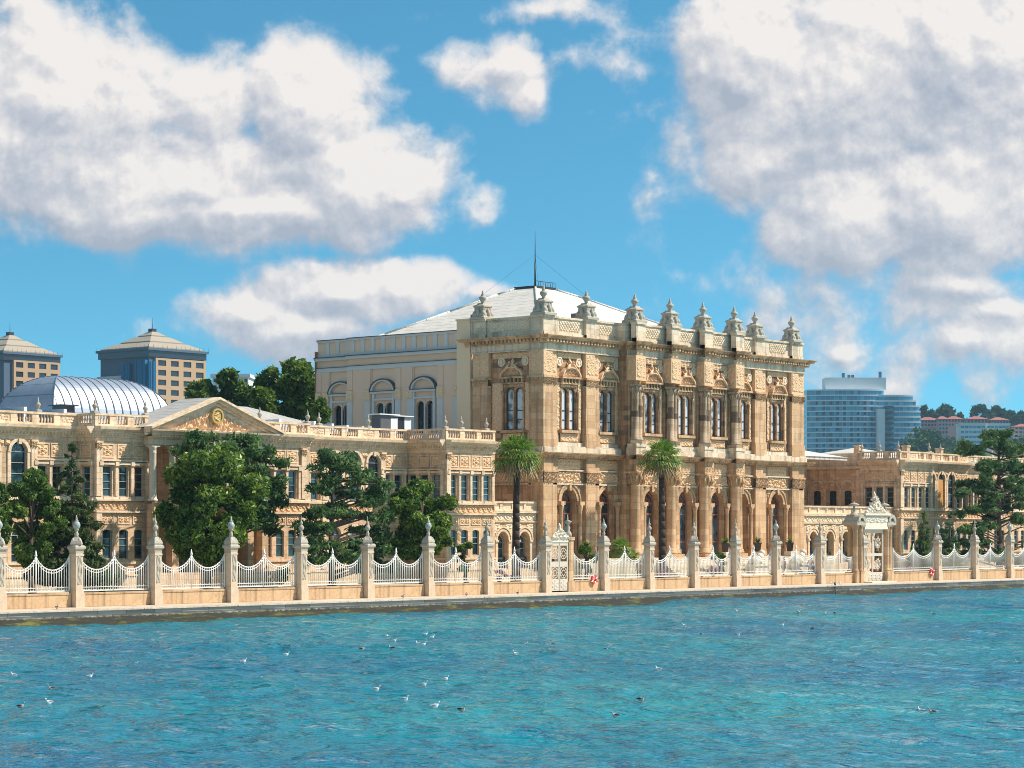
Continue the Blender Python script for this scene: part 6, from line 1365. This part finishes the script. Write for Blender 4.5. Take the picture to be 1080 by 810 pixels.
p = MB(); p.tube((u+.65, 108.85, .1), (u-.35, 108.1, -1.1), .05, .05, 8); p.tube((u+.6, 108.8, .02), (u+.7, 108.9, .2), .08, .08, 8); p.build('pole', M['dark_iron'], T_)
for k, dx in enumerate((.0, 1.15)):
    T_ = thing('gull', 'white gull standing on the quay edge beside the leaning dark pole, ' + ('left' if k == 0 else 'right') + ' of the pair', 'gull', (u+.35+dx, 108.95, 0), 'gulls standing on the quay edge')
    for nm, me_ in zip(('body', 'folded_wings', 'beak'), gm):
        o_ = bpy.data.objects.new(nm, me_); COL.objects.link(o_); o_.parent = T_; o_.location = (0,0,.12)
    q_ = MB()
    for sg in (-1, 1): q_.tube((u+.35+dx, 108.95+sg*.03, 0), (u+.35+dx, 108.95+sg*.03, .16), .009, n=5)
    q_.build('legs', Or, T_); T_.rotation_euler = (0, 0, .3 if k else 2.8)

# visitors in the garden, seen through the railing
def person(label, x_, v_, shirt, legs_, face=0., step=.12):
    u = ux(x_, v_); T_ = thing('person', label, 'person', (u, v_, .56)); H = 1.7
    skin = simple('skin', (.45,.27,.19), .6, var=.03); hair = simple('dark_hair', (.03,.02,.015), .7)
    J = {'pelvis': (0,0,.95,.15),'waist': (0,0,1.10,.13),'chest': (0,0,1.32,.16),'neck': (0,0,1.49,.055),'head0': (0,.0,1.56,.075),'head': (0,.01,1.64,.10),
         'hipL': (-.09,0,.88,.095),'kneeL': (-.10,step,.50,.062),'ankL': (-.10,step*.5,.09,.042),'toeL': (-.10,step*.5+.15,.03,.035),
         'hipR': (.09,0,.88,.095),'kneeR': (.10,-step*.2,.49,.062),'ankR': (.10,-step,.09,.042),'toeR': (.10,-step+.15,.03,.035),
         'shL': (-.19,0,1.41,.06),'elL': (-.25,-.04,1.13,.043),'wrL': (-.24,.08,.90,.030),'haL': (-.24,.12,.82,.028),
         'shR': (.19,0,1.41,.06),'elR': (.25,-.04,1.13,.043),'wrR': (.24,.08,.90,.030),'haR': (.24,.12,.82,.028)}
    E_ = [('pelvis','waist'),('waist','chest'),('chest','neck'),('neck','head0'),('head0','head'),('pelvis','hipL'),('hipL','kneeL'),('kneeL','ankL'),('ankL','toeL'),('pelvis','hipR'),('hipR','kneeR'),('kneeR','ankR'),('ankR','toeR'),('chest','shL'),('shL','elL'),('elL','wrL'),('wrL','haL'),('chest','shR'),('shR','elR'),('elR','wrR'),('wrR','haR')]
    def skinned(nm, keys, grow, mt, root):
        ks = [k for k in J if k in keys]; me = bpy.data.meshes.new(nm); me.from_pydata([J[k][:3] for k in ks], [(ks.index(a), ks.index(b_)) for a, b_ in E_ if a in ks and b_ in ks], [])
        o_ = bpy.data.objects.new(nm, me); COL.objects.link(o_); me.skin_vertices.new() if hasattr(me.skin_vertices, 'new') else None
        md = o_.modifiers.new('skin', 'SKIN')
        if not me.skin_vertices:
            bm_ = __import__('bmesh').new(); bm_.from_mesh(me); bm_.verts.layers.skin.verify(); bm_.to_mesh(me); bm_.free()
        for i, k in enumerate(ks):
            r_ = J[k][3]+grow; me.skin_vertices[0].data[i].radius = (r_, r_*.8 if k in ('chest','waist','pelvis') else r_); me.skin_vertices[0].data[i].use_root = (k == root)
        o_.modifiers.new('sub', 'SUBSURF').levels = 1; o_.modifiers['sub'].render_levels = 2; me.materials.append(mt); o_.parent = T_; return o_
    skinned('body', set(J), 0, skin, 'pelvis')
    skinned('shirt', {'waist','chest','shL','shR','elL','elR','pelvis'}, .018, shirt, 'chest'); skinned('trousers', {'pelvis','hipL','hipR','kneeL','kneeR','ankL','ankR'}, .02, legs_, 'pelvis')
    p = MB(); p.lathe((0,-.02,1.60), [(.02,.17),(.07,.155),(.105,.09),(.112,.02),(.09,-.06),(.02,-.08)], 10); h_ = p.mesh('hair', hair); o_ = bpy.data.objects.new('hair', h_); COL.objects.link(o_); o_.parent = T_
    p = MB(); p.tube((0,.10,1.63), (0,.135,1.615), .018, .012, 5); 
    for sg in (-1, 1): p.lathe((sg*.036,.098,1.65), [(.003,-.01),(.013,0),(.003,.01)], 6)
    f_ = p.mesh('face', simple('face_skin', (.40,.23,.16), .6)); o_ = bpy.data.objects.new('face', f_); COL.objects.link(o_); o_.parent = T_
    T_.rotation_euler = (0, 0, face); return T_
C_ = lambda n_, c: simple(n_, c, .8, var=.06)
person('person in a pink top and teal trousers walking by the hall steps behind the railing', 826.5, 114.8, C_('pink_cotton', (.62,.22,.28)), C_('teal_cotton', (.04,.22,.24)), 1.2)
person('person in a dark top beside the right arcade, seen through the railing', 855, 115.2, C_('dark_red_cotton', (.22,.04,.05)), C_('dark_denim', (.04,.05,.09)), 2.4)
person('person in an orange top near the low fan palm, seen through the railing', 674, 114.6, C_('orange_cotton', (.60,.22,.08)), C_('khaki_cotton', (.30,.24,.15)), -.8)

HAZE = True
if HAZE:
    m, n, b = mat('haze_air'); n.nodes.remove(b); pv = n.nodes.new('ShaderNodeVolumePrincipled'); pv.inputs['Density'].default_value = .00009; pv.inputs['Color'].default_value = (.50,.80,1,1); pv.inputs['Anisotropy'].default_value = .2
    n.links.new(pv.outputs[0], n.nodes['Material Output'].inputs['Volume'])
    p = MB(); p.wbox(-910, 2910, -710, 2710, -2.9, 125); o_ = p.build('haze', m); tag(o_, 'thin blue haze filling the air over the water and hills', 'haze', kind='stuff')
